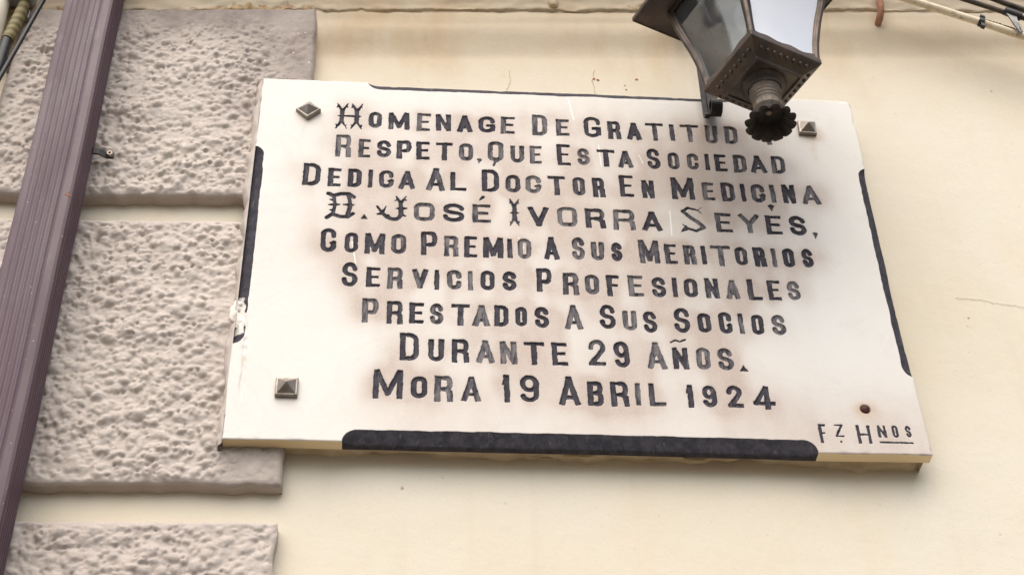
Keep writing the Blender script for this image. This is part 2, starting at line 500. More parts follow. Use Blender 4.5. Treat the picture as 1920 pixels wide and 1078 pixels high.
def quoin(bl, br, tr, tl, seed, y0=0.020, fade=None, dirt_shade=None):
    cell = 0.0017
    nc = int((br[0] - bl[0]) / cell); nr = int((tl[1] - bl[1]) / cell)
    u = np.linspace(0, 1, nc)[None, :]; v = np.linspace(0, 1, nr)[:, None]
    X = (1 - v) * ((1 - u) * bl[0] + u * br[0]) + v * ((1 - u) * tl[0] + u * tr[0])
    Z = (1 - v) * ((1 - u) * bl[1] + u * br[1]) + v * ((1 - u) * tl[1] + u * tr[1])
    h = bumpy(nr, nc, cell, seed)
    dl, dr, db, dt = X - bl[0], br[0] - X, Z - Z[0:1, :], Z[-1:, :] - Z
    d = np.minimum(np.minimum(dl, dr), np.minimum(db, dt))
    k = sstep(0.0, 0.016, d)
    if fade is not None: k = k * fade(X, Z)
    h = h * (0.12 + 0.88 * k)
    rnd = 0.006 * (1 - np.sqrt(np.clip(1 - (1 - np.clip(d / 0.008, 0, 1)) ** 2, 0, 1)))
    Y = y0 - h + rnd
    # uneven arrises
    wob = 0.0009 * gn((4, nc), 0.1, 10, seed + 7)[0][None, :] + 0.0007 * gn((4, nc), 0.1, 3, seed + 8)[0][None, :]
    Z = Z + wob * np.exp(-db / 0.012) + 0.8 * wob * np.exp(-dt / 0.012)
    wv = 0.0016 * gn((4, nr), 0.1, 9, seed + 9)[0][:, None]
    X = X + wv * np.exp(-dr / 0.012) + wv * np.exp(-dl / 0.012)
    V = [np.stack([X, Y, Z], -1).reshape(-1, 3)]; F = [quads(nr, nc)]
    G = np.clip(0.25 + 0.25 * gn((nr, nc), 40, 40, seed + 30), 0, 1) * 0.25
    if dirt_shade is not None: G = np.clip(G + dirt_shade(X, Z) * (0.85 + 0.3 * gn((nr, nc), 18, 18, seed + 31)), 0, 1)  # dirt plus painted shade along the upper and right edges
    GR = [G.ravel()]
    o = nr * nc
    for ex, ey, ez in ((X[0], Y[0], Z[0]), (X[-1], Y[-1], Z[-1]), (X[:, 0], Y[:, 0], Z[:, 0]), (X[:, -1], Y[:, -1], Z[:, -1])):
        m_ = 7; g = np.linspace(0, 1, m_)[:, None]
        P = np.stack([np.repeat(ex[None], m_, 0), (1 - g) * ey[None] + g * (YW + 0.002), np.repeat(ez[None], m_, 0)], -1)
        P[1:-1, :, 2] += 0.0005 * gn((m_ - 2, len(ex)), 1, 6, seed + 20)
        V.append(P.reshape(-1, 3)); F.append(quads(m_, len(ex)) + o); o += m_ * len(ex); GR.append(np.full(m_ * len(ex), 0.35))
    return big('quoin_block', np.concatenate(V), np.concatenate(F), GREY, facade, {'grime_shade': np.concatenate(GR)})


q1 = quoin((-0.426, 0.4685), (0.080, 0.4835), (0.0815, 0.9475), (-0.426, 0.913), 101,
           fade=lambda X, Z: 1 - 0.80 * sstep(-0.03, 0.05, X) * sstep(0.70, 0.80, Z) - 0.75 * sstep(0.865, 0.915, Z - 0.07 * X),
           dirt_shade=lambda X, Z: 0.9 * np.clip(sstep(0.80, 0.93, Z - 0.07 * X) * sstep(-0.36, -0.10, X) + 0.9 * sstep(-0.10, 0.06, X) * sstep(0.55, 0.82, Z), 0, 1))
q2 = quoin((-0.426, -0.0685), (0.0835, -0.0588), (0.083, 0.4305), (-0.426, 0.4175), 211,
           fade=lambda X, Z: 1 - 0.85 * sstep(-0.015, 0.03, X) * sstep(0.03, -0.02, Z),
           dirt_shade=lambda X, Z: 0.8 * sstep(-0.03, 0.03, X) * sstep(0.05, -0.01, Z))
q3 = quoin((-0.426, -0.610), (0.086, -0.602), (0.0848, -0.1190), (-0.426, -0.1255), 307)

chips('paint_fleck', [(0.050, 0.872, 0.0018, 31), (0.0625, 0.874, 0.0020, 32), (0.0445, 0.820, 0.0019, 33), (0.012, 0.806, 0.0020, 34), (-0.002, 0.798, 0.0017, 35), (0.0725, 0.797, 0.0018, 36)], FILLER, 0.0150, facade)
# hairline cracks and paint chips in the wall
def crack(pts, w, seed, mat=None, y=YW - 0.0006):
    r = random.Random(seed); P = []
    for (x0, z0), (x1, z1) in zip(pts[:-1], pts[1:]):
        k = max(2, int(math.hypot(x1 - x0, z1 - z0) / 0.004))
        for i in range(k): P.append((x0 + (x1 - x0) * i / k, z0 + (z1 - z0) * i / k))
    P.append(pts[-1])
    P = [(x + r.gauss(0, 0.0009), z + r.gauss(0, 0.0009)) for x, z in P]
    bb = MB(); rows = []
    for i, (x, z) in enumerate(P):
        ww = w * (0.4 + 0.9 * r.random()) * (0.3 if i in (0, len(P) - 1) else 1)
        dx = P[min(i + 1, len(P) - 1)][0] - P[max(i - 1, 0)][0]; dz = P[min(i + 1, len(P) - 1)][1] - P[max(i - 1, 0)][1]
        L = math.hypot(dx, dz) or 1
        nx, nz = -dz / L * ww / 2, dx / L * ww / 2
        rows.append([(x - nx, y, z - nz), (x, y - 0.0004, z), (x + nx, y, z + nz)])
    bb.grid(rows, False)
    return bb.build('crack', mat or CRACK, facade)

crack([(0.5700, 0.840), (0.5650, 0.812), (0.5665, 0.790), (0.5690, 0.7700), (0.5700, 0.752)], 0.0009, 1)
crack([(0.4180, 0.832), (0.4215, 0.806), (0.4150, 0.780), (0.4165, 0.757)], 0.0006, 2)
crack([(1.116, 0.3336), (1.155, 0.333), (1.190, 0.324), (1.235, 0.3205)], 0.0004, 3)

chips('paint_chip', [(0.5680, 0.8170, 0.0035, 1), (0.5745, 0.8150, 0.0030, 2), (0.6440, 0.8200, 0.0032, 3), (0.6220, 0.803, 0.0016, 4), (0.6235, 0.792, 0.0018, 5)], CHIP, YW - 0.0007, facade)
chips('paint_chip', [(1.1290, 0.2950, 0.002, 6), (0.2500, -0.044, 0.0035, 7), (1.285, 0.826, 0.0022, 8)], CRACK, YW - 0.0007, facade)

# ================================================================== PLAQUE
plaque = thing('memorial_plaque', 'white marble tablet with engraved black Spanish lettering fixed to the cream wall under the lantern', 'plaque', (0.5, 0, 0))
PW, PH, TH = 1.0, 0.736, 0.020
PX = 0.0009
nx, nz = int(PW / PX) + 1, int(PH / PX) + 1
gx = np.linspace(0, PW, nx); gz = np.linspace(0, PH, nz)
X, Z = np.meshgrid(gx, gz)

LINES = [
    "Hg 1262 1695 6226 6814;O 1795 2020 6266 6645;M 2126 2473 6236 6650;E 2588 2821 6230 6644;N 2908 3156 6241 6645;A 3256 3510 6232 6640;G 3602 3884 6238 6631;E 3975 4218 6236 6637;D 4496 4749 6223 6708;E 4894 5119 6237 6621;G 5359 5647 6222 6714;R 5760 5983 6207 6622;A 6077 6320 6200 6616;T 6393 6710 6202 6617;I 6802 6883 6207 6612;T 6978 7304 6205 6611;U 7396 7602 6183 6623;D 7720 7944 6200 6606;Y 8323 8619 6199 6605",
    "R 1287 1543 5569 6070;E 1657 1858 5570 5987;S 1951 2192 5586 5980;P 2272 2516 5576 5986;E 2593 2815 5569 5976;T 2904 3192 5563 5970;O 3283 3521 5571 5972;, 3574 3654 5516 5625;Q 3750 4012 5463 6047;U 4116 4347 5570 5964;E 4436 4636 5562 5963;E 4886 5110 5549 6025;S 5212 5425 5565 5957;T 5538 5844 5558 5943;A 5888 6134 5540 5935;S 6365 6590 5537 6017;O 6707 6905 5547 5939;C 7026 7230 5556 5932;I 7333 7394 5558 5937;E 7493 7695 5546 5929;D 7798 8017 5535 5931;A 8079 8346 5534 5937;D 8433 8660 5544 5937",
    "D 801 1081 4913 5391;E 1199 1414 4899 5302;D 1512 1736 4908 5301;I 1839 1905 4895 5304;Cs 2009 2244 4907 5300;A 2322 2586 4891 5300;A 2761 3057 4874 5382;L 3143 3406 4898 5302;D 3648 3931 4897 5383;O 4026 4270 4892 5289;Cs 4346 4605 4892 5296;T 4708 5005 4878 5292;O 5113 5315 4882 5293;R 5432 5634 4866 5286;E 5870 6103 4894 5368;N 6230 6432 4871 5283;M 6717 7085 4873 5370;E 7217 7420 4879 5269;D 7526 7748 4869 5281;I 7854 7913 4874 5280;Cs 8013 8243 4866 5275;I 8342 8401 4871 5277;N 8524 8737 4867 5296;A 8840 9142 4861 5291",
    "Dg 1226 1628 4227 4767;* 1744 1863 4198 4331;Jg 1986 2459 4217 4732;Ow 2571 2905 4216 4608;S 3028 3372 4215 4614;E 3495 3791 4220 4610;' 3603 3672 4695 4777;Ig 4067 4243 4181 4744;V 4374 4701 4183 4604;Ow 4834 5152 4197 4619;R 5278 5600 4192 4599;R 5721 6072 4170 4598;A 6177 6496 4164 4587;Sg 6794 7188 4169 4712;E 7358 7628 4191 4599;Y 7733 8072 4178 4605;E 8163 8426 4180 4582;v 8254 8349 4687 4799;S 8540 8821 4175 4599;, 8905 8975 4109 4240",
    "Cs 1160 1399 3511 3997;O 1526 1736 3511 3925;M 1834 2140 3491 3925;O 2234 2471 3512 3926;P 2697 2955 3512 3993;R 3051 3276 3502 3914;E 3360 3569 3491 3921;M 3652 3965 3485 3921;I 4028 4106 3496 3908;O 4186 4403 3496 3912;A 4596 4834 3493 3967;S 5027 5236 3505 3979;U 5329 5535 3512 3901;S 5642 5820 3506 3898;M 6084 6404 3477 3970;E 6488 6686 3491 3899;R 6779 6980 3489 3881;I 7070 7127 3492 3891;T 7208 7535 3479 3896;O 7587 7793 3499 3886;R 7885 8081 3490 3883;I 8182 8228 3484 3883;O 8343 8531 3494 3887;S 8647 8831 3497 3894",
    "S 1509 1753 2827 3314;E 1880 2099 2833 3223;R 2198 2434 2812 3225;V 2567 2813 2827 3226;I 2905 2982 2808 3222;C 3097 3323 2833 3224;I 3418 3492 2823 3214;O 3604 3824 2839 3230;S 3935 4157 2837 3229;P 4459 4701 2844 3304;R 4858 5104 2803 3232;O 5198 5423 2818 3217;F 5531 5737 2794 3215;E 5866 6103 2807 3221;S 6218 6445 2801 3208;I 6543 6618 2808 3210;O 6721 6935 2817 3199;N 7049 7261 2810 3218;A 7365 7584 2802 3196;L 7706 7930 2801 3215;E 8017 8224 2810 3207;S 8320 8525 2816 3210",
    "P 1845 2093 2142 2598;R 2202 2450 2131 2562;E 2539 2760 2150 2545;S 2841 3052 2142 2549;T 3153 3447 2135 2545;A 3482 3734 2129 2542;D 3803 4020 2145 2543;O 4113 4300 2151 2530;S 4404 4626 2131 2542;A 4858 5128 2119 2598;S 5382 5626 2150 2627;U 5728 5945 2130 2522;S 6038 6250 2100 2521;S 6502 6748 2117 2602;O 6864 7073 2130 2515;Cs 7189 7390 2124 2544;I 7494 7560 2125 2531;O 7674 7870 2122 2512;S 7989 8206 2121 2520",
    "D 2417 2698 1458 1962;U 2824 3059 1447 1868;R 3172 3429 1443 1869;A 3533 3794 1437 1865;N 3882 4129 1429 1860;T 4221 4535 1437 1859;E 4640 4876 1438 1860;2 5168 5435 1445 1940;9 5553 5791 1429 1924;A 6039 6330 1409 1923;N 6424 6655 1421 1839;~ 6424 6645 1911 1992;O 6772 6984 1432 1846;S 7094 7329 1427 1846;* 7401 7529 1400 1542",
    "M 2046 2471 746 1279;O 2583 2826 772 1171;R 2922 3190 731 1183;A 3308 3583 738 1189;1 3893 4029 732 1243;9 4149 4428 753 1247;A 4711 5016 715 1238;B 5122 5360 726 1155;R 5461 5728 719 1162;I 5815 5891 739 1159;L 6016 6262 747 1152;1 6550 6676 723 1153;9 6789 7008 744 1146;2 7146 7389 744 1154;4 7522 7863 722 1153",
    "F 8418 8525 171 494;Z 8649 8782 278 497;. 8694 8742 178 216;H 8969 9174 166 496;N 9280 9406 285 500;O 9492 9580 291 505;S 9687 9769 296 504;_ 9278 9776 192 214",
]


def sd_seg(px, pz, ax, az, bx, bz, hw, cap=None):
    """butt-ended (cap = extension) bar when cap is a number, else a round-ended stroke"""
    dx, dz = bx - ax, bz - az; L = math.hypot(dx, dz)
    if L < 1e-7: return np.hypot(px - ax, pz - az) - hw
    ux, uz = dx / L, dz / L
    qx, qz = px - ax, pz - az
    s = qx * ux + qz * uz; t = -qx * uz + qz * ux
    if cap is None:
        return np.hypot(s - np.clip(s, 0, L), t) - hw
    a = np.maximum(-s, s - L) - cap; c = np.abs(t) - hw
    return np.minimum(np.maximum(a, c), 0) + np.hypot(np.maximum(a, 0), np.maximum(c, 0))


def sd_taper(px, pz, ax, az, ra, bx, bz, rb):
    dx, dz = bx - ax, bz - az; L2 = dx * dx + dz * dz or 1e-12
    k = np.clip(((px - ax) * dx + (pz - az) * dz) / L2, 0, 1)
    return np.hypot(px - ax - k * dx, pz - az - k * dz) - (ra + (rb - ra) * k)


def arc(cx, cz, rx, rz, a0, a1, n=14):
    return [(cx + rx * math.cos(math.radians(a0 + (a1 - a0) * i / n)), cz + rz * math.sin(math.radians(a0 + (a1 - a0) * i / n))) for i in range(n + 1)]


def rrect(w, h, r, start=0, stop=4):
    P = []
    for k, (cx, cz) in enumerate(((w - r, h - r), (r, h - r), (r, r), (w - r, r))):
        P += arc(cx, cz, r, r, 90 * k, 90 * k + 90, 8)
    return P + [P[0]]


def glyph(ch, w, h, t):
    """strokes of one letter on its centre-line box (0..w, 0..h): ('b', x0,z0,x1,z1) bars, ('p', points) curves, ('k', ...) tapers"""
    B = lambda a, c, d, e, f=1.0: ('b', a * w, c * h, d * w, e * h, f)
    K_ = lambda a, c, r, d, e, q: ('k', a * w, c * h, r, d * w, e * h, q)
    r = min(w, h) * 0.5
    if ch == 'A': return [B(0, 0, .5, 1), B(1, 0, .5, 1), B(.15, .24, .85, .24, .72)]
    if ch == 'B': return [B(0, 0, 0, 1), B(0, 1, .5, 1, .75), B(0, .53, .6, .53, .75), B(0, 0, .6, 0, .75),
                          ('p', [(w * .5, h)] + arc(w - r * .5, h * .77, r * .45, h * .23, 90, -90) + [(w * .5, h * .53)]),
                          ('p', [(w * .5, h * .53)] + arc(w - r * .5, h * .265, r * .5, h * .265, 90, -90) + [(w * .5, 0)])]
    if ch in ('C', 'Cs'):
        q = r * .95
        P = [(w, h * .70), (w, h - q)] + arc(w - q, h - q, q, q, 0, 90) + arc(q, h - q, q, q, 90, 180) + arc(q, q, q, q, 180, 270) + arc(w - q, q, q, q, 270, 360) + [(w, h * .30)]
        o = [('p', P)]
        if ch == 'Cs': o.append(('k', w * .66, h * .36, t * .16, w, h * .36, t * .55))
        return o
    if ch == 'G': return glyph('C', w, h, t) + [B(1, .12, 1, .42), B(.62, .42, 1, .42, .72)]
    if ch == 'D':
        q = w * .55
        return [B(0, 0, 0, 1), B(0, 1, .45, 1, .75), B(0, 0, .45, 0, .75), ('p', [(w * .4, h)] + arc(w - q, h - q, q, q, 90, 0) + arc(w - q, q, q, q, 0, -90) + [(w * .4, 0)])]
    if ch == 'E': return [B(0, 0, 0, 1), B(0, 1, 1, 1, .72), B(0, .52, .82, .52, .62), B(0, 0, 1, 0, .72)]
    if ch == 'F': return [B(0, 0, 0, 1), B(0, 1, 1, 1, .72), B(0, .52, .8, .52, .62)]
    if ch == 'H': return [B(0, 0, 0, 1), B(1, 0, 1, 1), B(0, .5, 1, .5, .7)]
    if ch == 'I': return [B(.5, 0, .5, 1)]
    if ch == 'L': return [B(0, 0, 0, 1), B(0, 0, 1, 0, .75)]
    if ch == 'M': return [B(0, 0, 0, 1), B(1, 0, 1, 1), B(.03, 1, .5, .12, .95), B(.97, 1, .5, .12, .95)]
    if ch == 'N': return [B(0, 0, 0, 1), B(1, 0, 1, 1), B(.02, 1, .98, 0, .95)]
    if ch == 'O': return [('p', rrect(w, h, r * .97))]
    if ch == 'Ow': return [('p', rrect(w, h, r * .62))]
    if ch == 'P': return [B(0, 0, 0, 1), B(0, 1, .5, 1, .75), B(0, .42, .5, .42, .7), ('p', [(w * .5, h)] + arc(w - r * .55, h * .71, r * .55, h * .29, 90, -90) + [(w * .5, h * .42)])]
    if ch == 'R': return [B(0, 0, 0, 1), B(0, 1, .5, 1, .75), B(0, .48, .6, .48, .7), ('p', [(w * .5, h)] + arc(w - r * .55, h * .74, r * .5, h * .26, 90, -90) + [(w * .5, h * .48)]),
                          ('p', [(w * .62, h * .48), (w * .86, h * .42), (w * .95, h * .3)]), B(.95, .32, 1, 0)]
    if ch == 'Q': return [('p', [(x, h * .24 + z * .76) for x, z in rrect(w, h, r * .97)]), ('k', w * .55, h * .24, t * .30, w * .30, -h * .04, t * .16), ('k', w * .55, h * .24, t * .4, w * .62, h * .17, t * .3)]
    if ch == 'S':
        q = w * .48
        P = [(w * .98, h * .76)] + arc(w * .5, h * .755, w * .47, h * .245, 20, 180, 12) + arc(w * .42, h * .72, w * .40, h * .2, 195, 262, 5) + [(w * .5, h * .5)] + arc(w * .58, h * .27, w * .42, h * .215, 82, 0, 6) + arc(w * .5, h * .25, w * .5, h * .25, -5, -160, 12) + [(0, h * .26)]
        return [('p', P)]
    if ch == 'T': return [B(.5, 0, .5, 1), B(0, 1, 1, 1, .75)]
    if ch == 'U': return [('p', [(0, h)] + arc(w / 2, r, r, r, 180, 360) + [(w, h)]), B(0, .6, 0, 1), B(1, .6, 1, 1)]
    if ch == 'V': return [B(.5, 0, 0, 1), B(.5, 0, 1, 1)]
    if ch == 'Y': return [B(.5, 0, .5, .48), B(.5, .45, 0, 1), B(.5, .45, 1, 1)]
    if ch == 'Z': return [B(0, 1, 1, 1, .75), B(1, 1, 0, 0), B(0, 0, 1, 0, .75)]
    if ch == '1': return [B(.62, 0, .62, 1), B(.62, 1, .05, .72, .8)]
    if ch == '2': return [('p', [(0, h * .72)] + arc(w * .5, h * .74, w * .48, h * .26, 185, -25, 16) + [(w * .55, h * .34), (w * .06, h * .04)]), B(0, 0, 1, 0, .8)]
    if ch == '9': return [('p', arc(w * .5, h * .72, w * .5, h * .28, 0, 360, 24)), ('p', [(w, h * .72), (w, h * .25)] + arc(w * .5, h * .23, w * .5, h * .23, 0, -165, 14))]
    if ch == '4': return [B(.68, 0, .68, 1), B(.64, 1, .02, .22, .85), B(0, .22, 1, .22, .8)]
    if ch == ',': return [('k', w * .6, h * .8, t * .42, w * .35, h * .1, t * .12), ('k', w * .25, h * .85, t * .3, w * .6, h * .8, t * .42)]
    if ch == '.': return [('k', w * .5, h * .5, t * .5, w * .5, h * .5, t * .5)]
    if ch == "'": return [('k', w * .9, h * .95, t * .36, w * .1, h * .1, t * .12)]
    if ch == 'v': return [('k', w * .5, h * .85, t * .55, w * .5, h * .0, t * .08), ('k', w * .05, h * .95, t * .14, w * .95, h * .95, t * .14)]
    if ch == '~': return [('p', [(0, h * .2), (w * .3, h * .75), (w * .6, h * .4), (w, h * .95)])]
    if ch == '_': return [B(0, .5, 1, .5)]
    if ch == '*':
        o = []
        for a in (90, 210, 330): o.append(('k', w * .5, h * .42, t * .42, w * (.5 + .5 * math.cos(math.radians(a))), h * (.42 + .5 * math.sin(math.radians(a))), t * .06))
        return o

    def fork(x, z, s, up):                    # fish-tail fork at a stem's end
        d = 1 if up else -1
        return [K_(x, z, .38 * t, x - s, z + .30 * d, .12 * t), K_(x, z, .38 * t, x + s, z + .30 * d, .12 * t),
                K_(x - s * .75, z + .20 * d, .30 * t, x - s * 1.05, z + .14 * d, .08 * t), K_(x + s * .75, z + .20 * d, .30 * t, x + s * 1.05, z + .14 * d, .08 * t)]
    if ch == 'Hg':
        o = []
        for x in (.22, .78): o += [K_(x, .30, .42 * t, x, .70, .42 * t)] + fork(x, .70, .20, True) + fork(x, .30, .20, False)
        return o + [K_(.22, .50, .22 * t, .78, .50, .22 * t), K_(.22, .5, .4 * t, .05, .5, .08 * t), K_(.78, .5, .4 * t, .95, .5, .08 * t)]
    if ch == 'Ig':
        return [K_(.5, .32, .42 * t, .5, .68, .42 * t), K_(.5, .5, .45 * t, .08, .47, .08 * t), K_(.5, .5, .45 * t, .92, .47, .08 * t)] + fork(.5, .70, .40, True) + fork(.5, .30, .40, False)
    if ch == 'Dg':
        return [('p', [(w * .02, h * .96), (w * .2, h * .87), (w * .5, h * .96), (w * .8, h * .97), (w * 1., h * .84)]),
                ('p', [(w * .0, 0), (w * .2, h * .14), (w * .5, h * .05), (w * .8, h * .05), (w, h * .18)]),
                K_(.22, .86, .42 * t, .28, .52, .32 * t), K_(.28, .52, .32 * t, .22, .14, .42 * t), K_(.26, .52, .45 * t, .02, .50, .08 * t), K_(.24, .7, .4 * t, .06, .72, .08 * t), K_(.24, .3, .4 * t, .06, .30, .08 * t),
                K_(.80, .88, .40 * t, .88, .56, .42 * t), K_(.88, .50, .42 * t, .80, .14, .45 * t), K_(.86, .53, .45 * t, 1.04, .53, .08 * t), K_(.86, .53, .45 * t, .60, .53, .14 * t), K_(.28, .52, .42 * t, .48, .53, .12 * t)]
    if ch == 'Jg':
        return [K_(.82, .28, .45 * t, .80, .70, .42 * t), K_(.81, .5, .45 * t, .62, .48, .08 * t), K_(.81, .5, .45 * t, 1.02, .50, .08 * t),
                K_(.80, .70, .4 * t, .66, .98, .14 * t), K_(.80, .70, .4 * t, .98, 1.0, .14 * t), K_(.70, .85, .3 * t, .60, .8, .08 * t), K_(.92, .88, .3 * t, 1.0, .82, .08 * t),
                ('p', [(w * .82, h * .28)] + arc(w * .58, h * .27, w * .24, h * .24, -5, -150, 12)), K_(.36, .12, .42 * t, .20, .28, .40 * t),
                K_(.20, .28, .40 * t, .02, .56, .12 * t), K_(.20, .28, .40 * t, .32, .55, .12 * t), K_(.22, .26, .4 * t, .0, .22, .08 * t), K_(.84, .22, .4 * t, 1.02, .16, .08 * t)]
    if ch == 'Sg':
        return [K_(.90, .80, .10 * t, .72, .90, .26 * t), K_(.72, .90, .26 * t, .36, .96, .34 * t), K_(.36, .96, .34 * t, .16, .82, .42 * t), K_(.16, .82, .42 * t, .42, .60, .42 * t), K_(.42, .60, .42 * t, .72, .40, .48 * t),
                K_(.72, .40, .48 * t, .94, .20, .42 * t), K_(.94, .20, .42 * t, .62, .05, .34 * t), K_(.62, .05, .34 * t, .30, .14, .28 * t),
                K_(.30, .14, .28 * t, .0, .0, .10 * t), K_(.28, .15, .28 * t, .08, .30, .10 * t), K_(.78, .88, .2 * t, .96, 1.0, .08 * t), K_(.80, .86, .2 * t, .96, .70, .08 * t), K_(.05, .05, .22 * t, .22, .24, .16 * t)]
    raise ValueError(ch)


ink = np.zeros((nz, nx)); depth = np.zeros((nz, nx)); owner = np.zeros((nz, nx), np.int16); wear = np.zeros((nz, nx))
edgen = 0.00022 * gn((nz, nx), 4, 4, 31) + 0.00016 * gn((nz, nx), 1.3, 1.3, 32)
for li, txt in enumerate(LINES):
    r = random.Random(40 + li)
    for item in txt.split(';'):
        a = item.split(); ch = a[0]; x0, x1, z0, z1 = [int(v) / 1e4 for v in a[1:]]
        T = 0.0086 if li < 9 else (0.0050 if ch in 'FH' else 0.0037)
        if ch in ('Hg', 'Dg', 'Jg', 'Ig', 'Sg'): T = 0.0084
        if ch == '_': T = 0.0026
        w, h = x1 - x0, z1 - z0
        if ch == 'I': T = min(T, max(w, 0.0074)) if li < 9 else T
        T *= 0.95 + 0.1 * r.random()
        small = ch in ("'", ',', '*', 'v', '~', '.')
        if ch == '~': T *= 0.5
        ins = 0.0 if small or ch in ('Hg', 'Dg', 'Jg', 'Ig', 'Sg') else T / 2
        iz = ins * (0.74 if ch in 'EFTLZBDPRHI_' else 1.0) if ch in ('E', 'F', 'T', 'L', 'Z', 'B', 'D', 'P', 'R') else ins
        G = glyph(ch, w - 2 * ins, h - 2 * iz, T)
        mg = 0.008
        i0, i1 = max(0, int((x0 - mg) / PX)), min(nx, int((x1 + mg) / PX) + 2)
        j0, j1 = max(0, int((z0 - mg) / PX)), min(nz, int((z1 + mg) / PX) + 2)
        px = X[j0:j1, i0:i1] - x0 - ins; pz = Z[j0:j1, i0:i1] - z0 - iz
        sl = r.gauss(0, 0.012); px = px - sl * pz
        d = np.full(px.shape, 1.0)
        for s in G:
            if s[0] == 'b':
                dd = sd_seg(px, pz, s[1], s[2], s[3], s[4], T / 2 * s[5], T * 0.42)
                if ch in 'AMNVY1': dd = np.maximum(dd, np.maximum(-pz - iz, pz - (h - iz)))
                d = np.minimum(d, dd)
            elif s[0] == 'p':
                hw = T / 2 * (0.92 if not small else 0.7)
                for (ax, az), (bx, bz) in zip(s[1][:-1], s[1][1:]):
                    d = np.minimum(d, sd_seg(px, pz, ax, az, bx, bz, hw))
            else:
                d = np.minimum(d, sd_taper(px, pz, *s[1:]))
        d = d + edgen[j0:j1, i0:i1]
        ik = sstep(0.0006, -0.0006, d)
        dp = (0.0023 if li < 9 else 0.0016) * sstep(0.0003, -0.0017 if li < 9 else -0.0015, d)
        upd = ik > ink[j0:j1, i0:i1]
        ink[j0:j1, i0:i1] = np.maximum(ink[j0:j1, i0:i1], ik)
        depth[j0:j1, i0:i1] = np.maximum(depth[j0:j1, i0:i1], dp)
        owner[j0:j1, i0:i1][(d < 0.0012)] = li + 1
        wa = r.random() ** 1.3 * (0.66 if li < 9 else 0.3)
        wear[j0:j1, i0:i1][(d < 0.0016)] = wa

letters = ink.copy()
# stopped chamfers painted black (bottom, right, left, top)
en = 0.0005 * gn((nz, nx), 14, 14, 51) + 0.0003 * gn((nz, nx), 4, 4, 52)
def cham(dist, along, a, b_, wd, code, slope=0.5):
    e = np.minimum(along - a, b_ - along)
    wloc = wd * np.sqrt(np.clip(1 - (1 - np.clip(e / 0.020, 0, 1)) ** 2, 0, 1)) + 0 * dist
    s = wloc - dist + en * 0.7
    s = np.where(e > 0, s, -1)
    depth[:] = np.maximum(depth, np.clip(s, 0, None) * slope)
    k = sstep(-0.0006, 0.0008, s)
    ink[:] = np.maximum(ink, k)
    owner[s > -0.0012] = code
    wear[s > -0.0016] = 0.10
cham(Z, X, 0.165, 0.836, 0.0215, 11)
cham(PW - X, Z, 0.140, 0.572, 0.0145, 12)
cham(X, Z, 0.168, 0.575, 0.0165, 13)
cham(PH - Z, X, 0.176, 0.800, 0.0165, 14)
# knocked-off corner and a filler smear on the left chamfer
ch_ = sstep(0.020, 0.012, np.hypot((X - 0.004) / 1.0, (Z - 0.226) / 1.9) + 0.004 * gn((nz, nx), 7, 7, 61))
ink *= 1 - ch_
depth += ch_ * 0.0008 * (1 + 0.5 * gn((nz, nx), 8, 8, 62))
# narrow damaged streak running down from it
cx_ = 0.0165 + 0.006 * np.clip((0.21 - Z) / 0.15, 0, 1) + 0.0015 * gn((nz, 4), 20, .1, 63)[:, :1]
stk = sstep(0.0048, 0.001, np.abs(X - cx_) + 0.0012 * gn((nz, nx), 5, 3, 64)) * sstep(0.06, 0.085, Z) * sstep(0.225, 0.20, Z)
depth += stk * 0.0013

# grime: wide cloud around the lettering, a tight halo, rust below the fixings, scratches
lm = letters * (owner < 11) * np.where(owner == 10, 0.35, 1.0)
cloud = np.clip(blur(lm, 18, 22) * 3.4, 0, 1) * 0.72 + np.clip(blur(lm, 30, 38) * 3.0, 0, 1) * 0.55
cloud *= np.clip(0.80 + 0.32 * gn((nz, nx), 46, 26, 71) + 0.14 * gn((nz, nx), 12, 10, 72) + 0.14 * gn((nz, nx), 60, 9, 74), 0.42, 1.35)
cloud *= 1 - 0.85 * sstep(0.96, 0.99, X) - 0.0
low = sstep(0.16, 0.02, Z) * sstep(0.12, 0.30, X) * 0.42 + sstep(0.60, 0.9, X) * sstep(0.25, 0.05, Z) * 0.25
top = sstep(0.60, 0.72, Z) * sstep(0.20, 0.45, X) * sstep(0.85, 0.6, X) * 0.18
stain = np.clip((cloud + low + top) * 0.95 + 0.07 + 0.05 * np.clip(gn((nz, nx), 60, 60, 75), 0, 2), 0, 0.97)
halo = np.clip(blur(lm, 4.5, 3.5) * 1.2, 0, 1) ** 1.3 * 0.40
rust = np.zeros_like(ink)
for fx, fz, s in ((0.0803, 0.648, 0.4), (0.921, 0.650, 0.75), (0.0834, 0.076, 0.25), (0.9166, 0.0755, 0.6)):
    rust = np.maximum(rust, s * np.exp(-(((X - fx) / 0.020) ** 2 + ((Z - fz) / 0.019) ** 2) ** 1.5))
for fx, fz, s, ln in ((0.921, 0.640, 0.38, 0.10), (0.9166, 0.070, 0.22, 0.05), (0.078, 0.640, 0.20, 0.07), (0.0834, 0.074, 0.14, 0.05)):
    rust = np.maximum(rust, s * np.exp(-((X - fx - 0.002 * np.sin(Z * 90)) / 0.0065) ** 2) * sstep(fz - ln, fz, Z) * (Z < fz + 0.004) * np.clip(0.7 + 0.5 * gn((nz, nx), 20, 3, 79), 0, 1))
rust = np.maximum(rust, 0.5 * np.exp(-((X - 0.0195) / 0.004) ** 2 - ((Z - 0.137) / 0.006) ** 2))
rust = np.maximum(rust, 0.5 * sstep(0.0035, 0.0, np.minimum(PW - X, PH - Z)) * np.clip(gn((nz, nx), 30, 30, 80), 0, 1))
scr = np.zeros_like(ink)
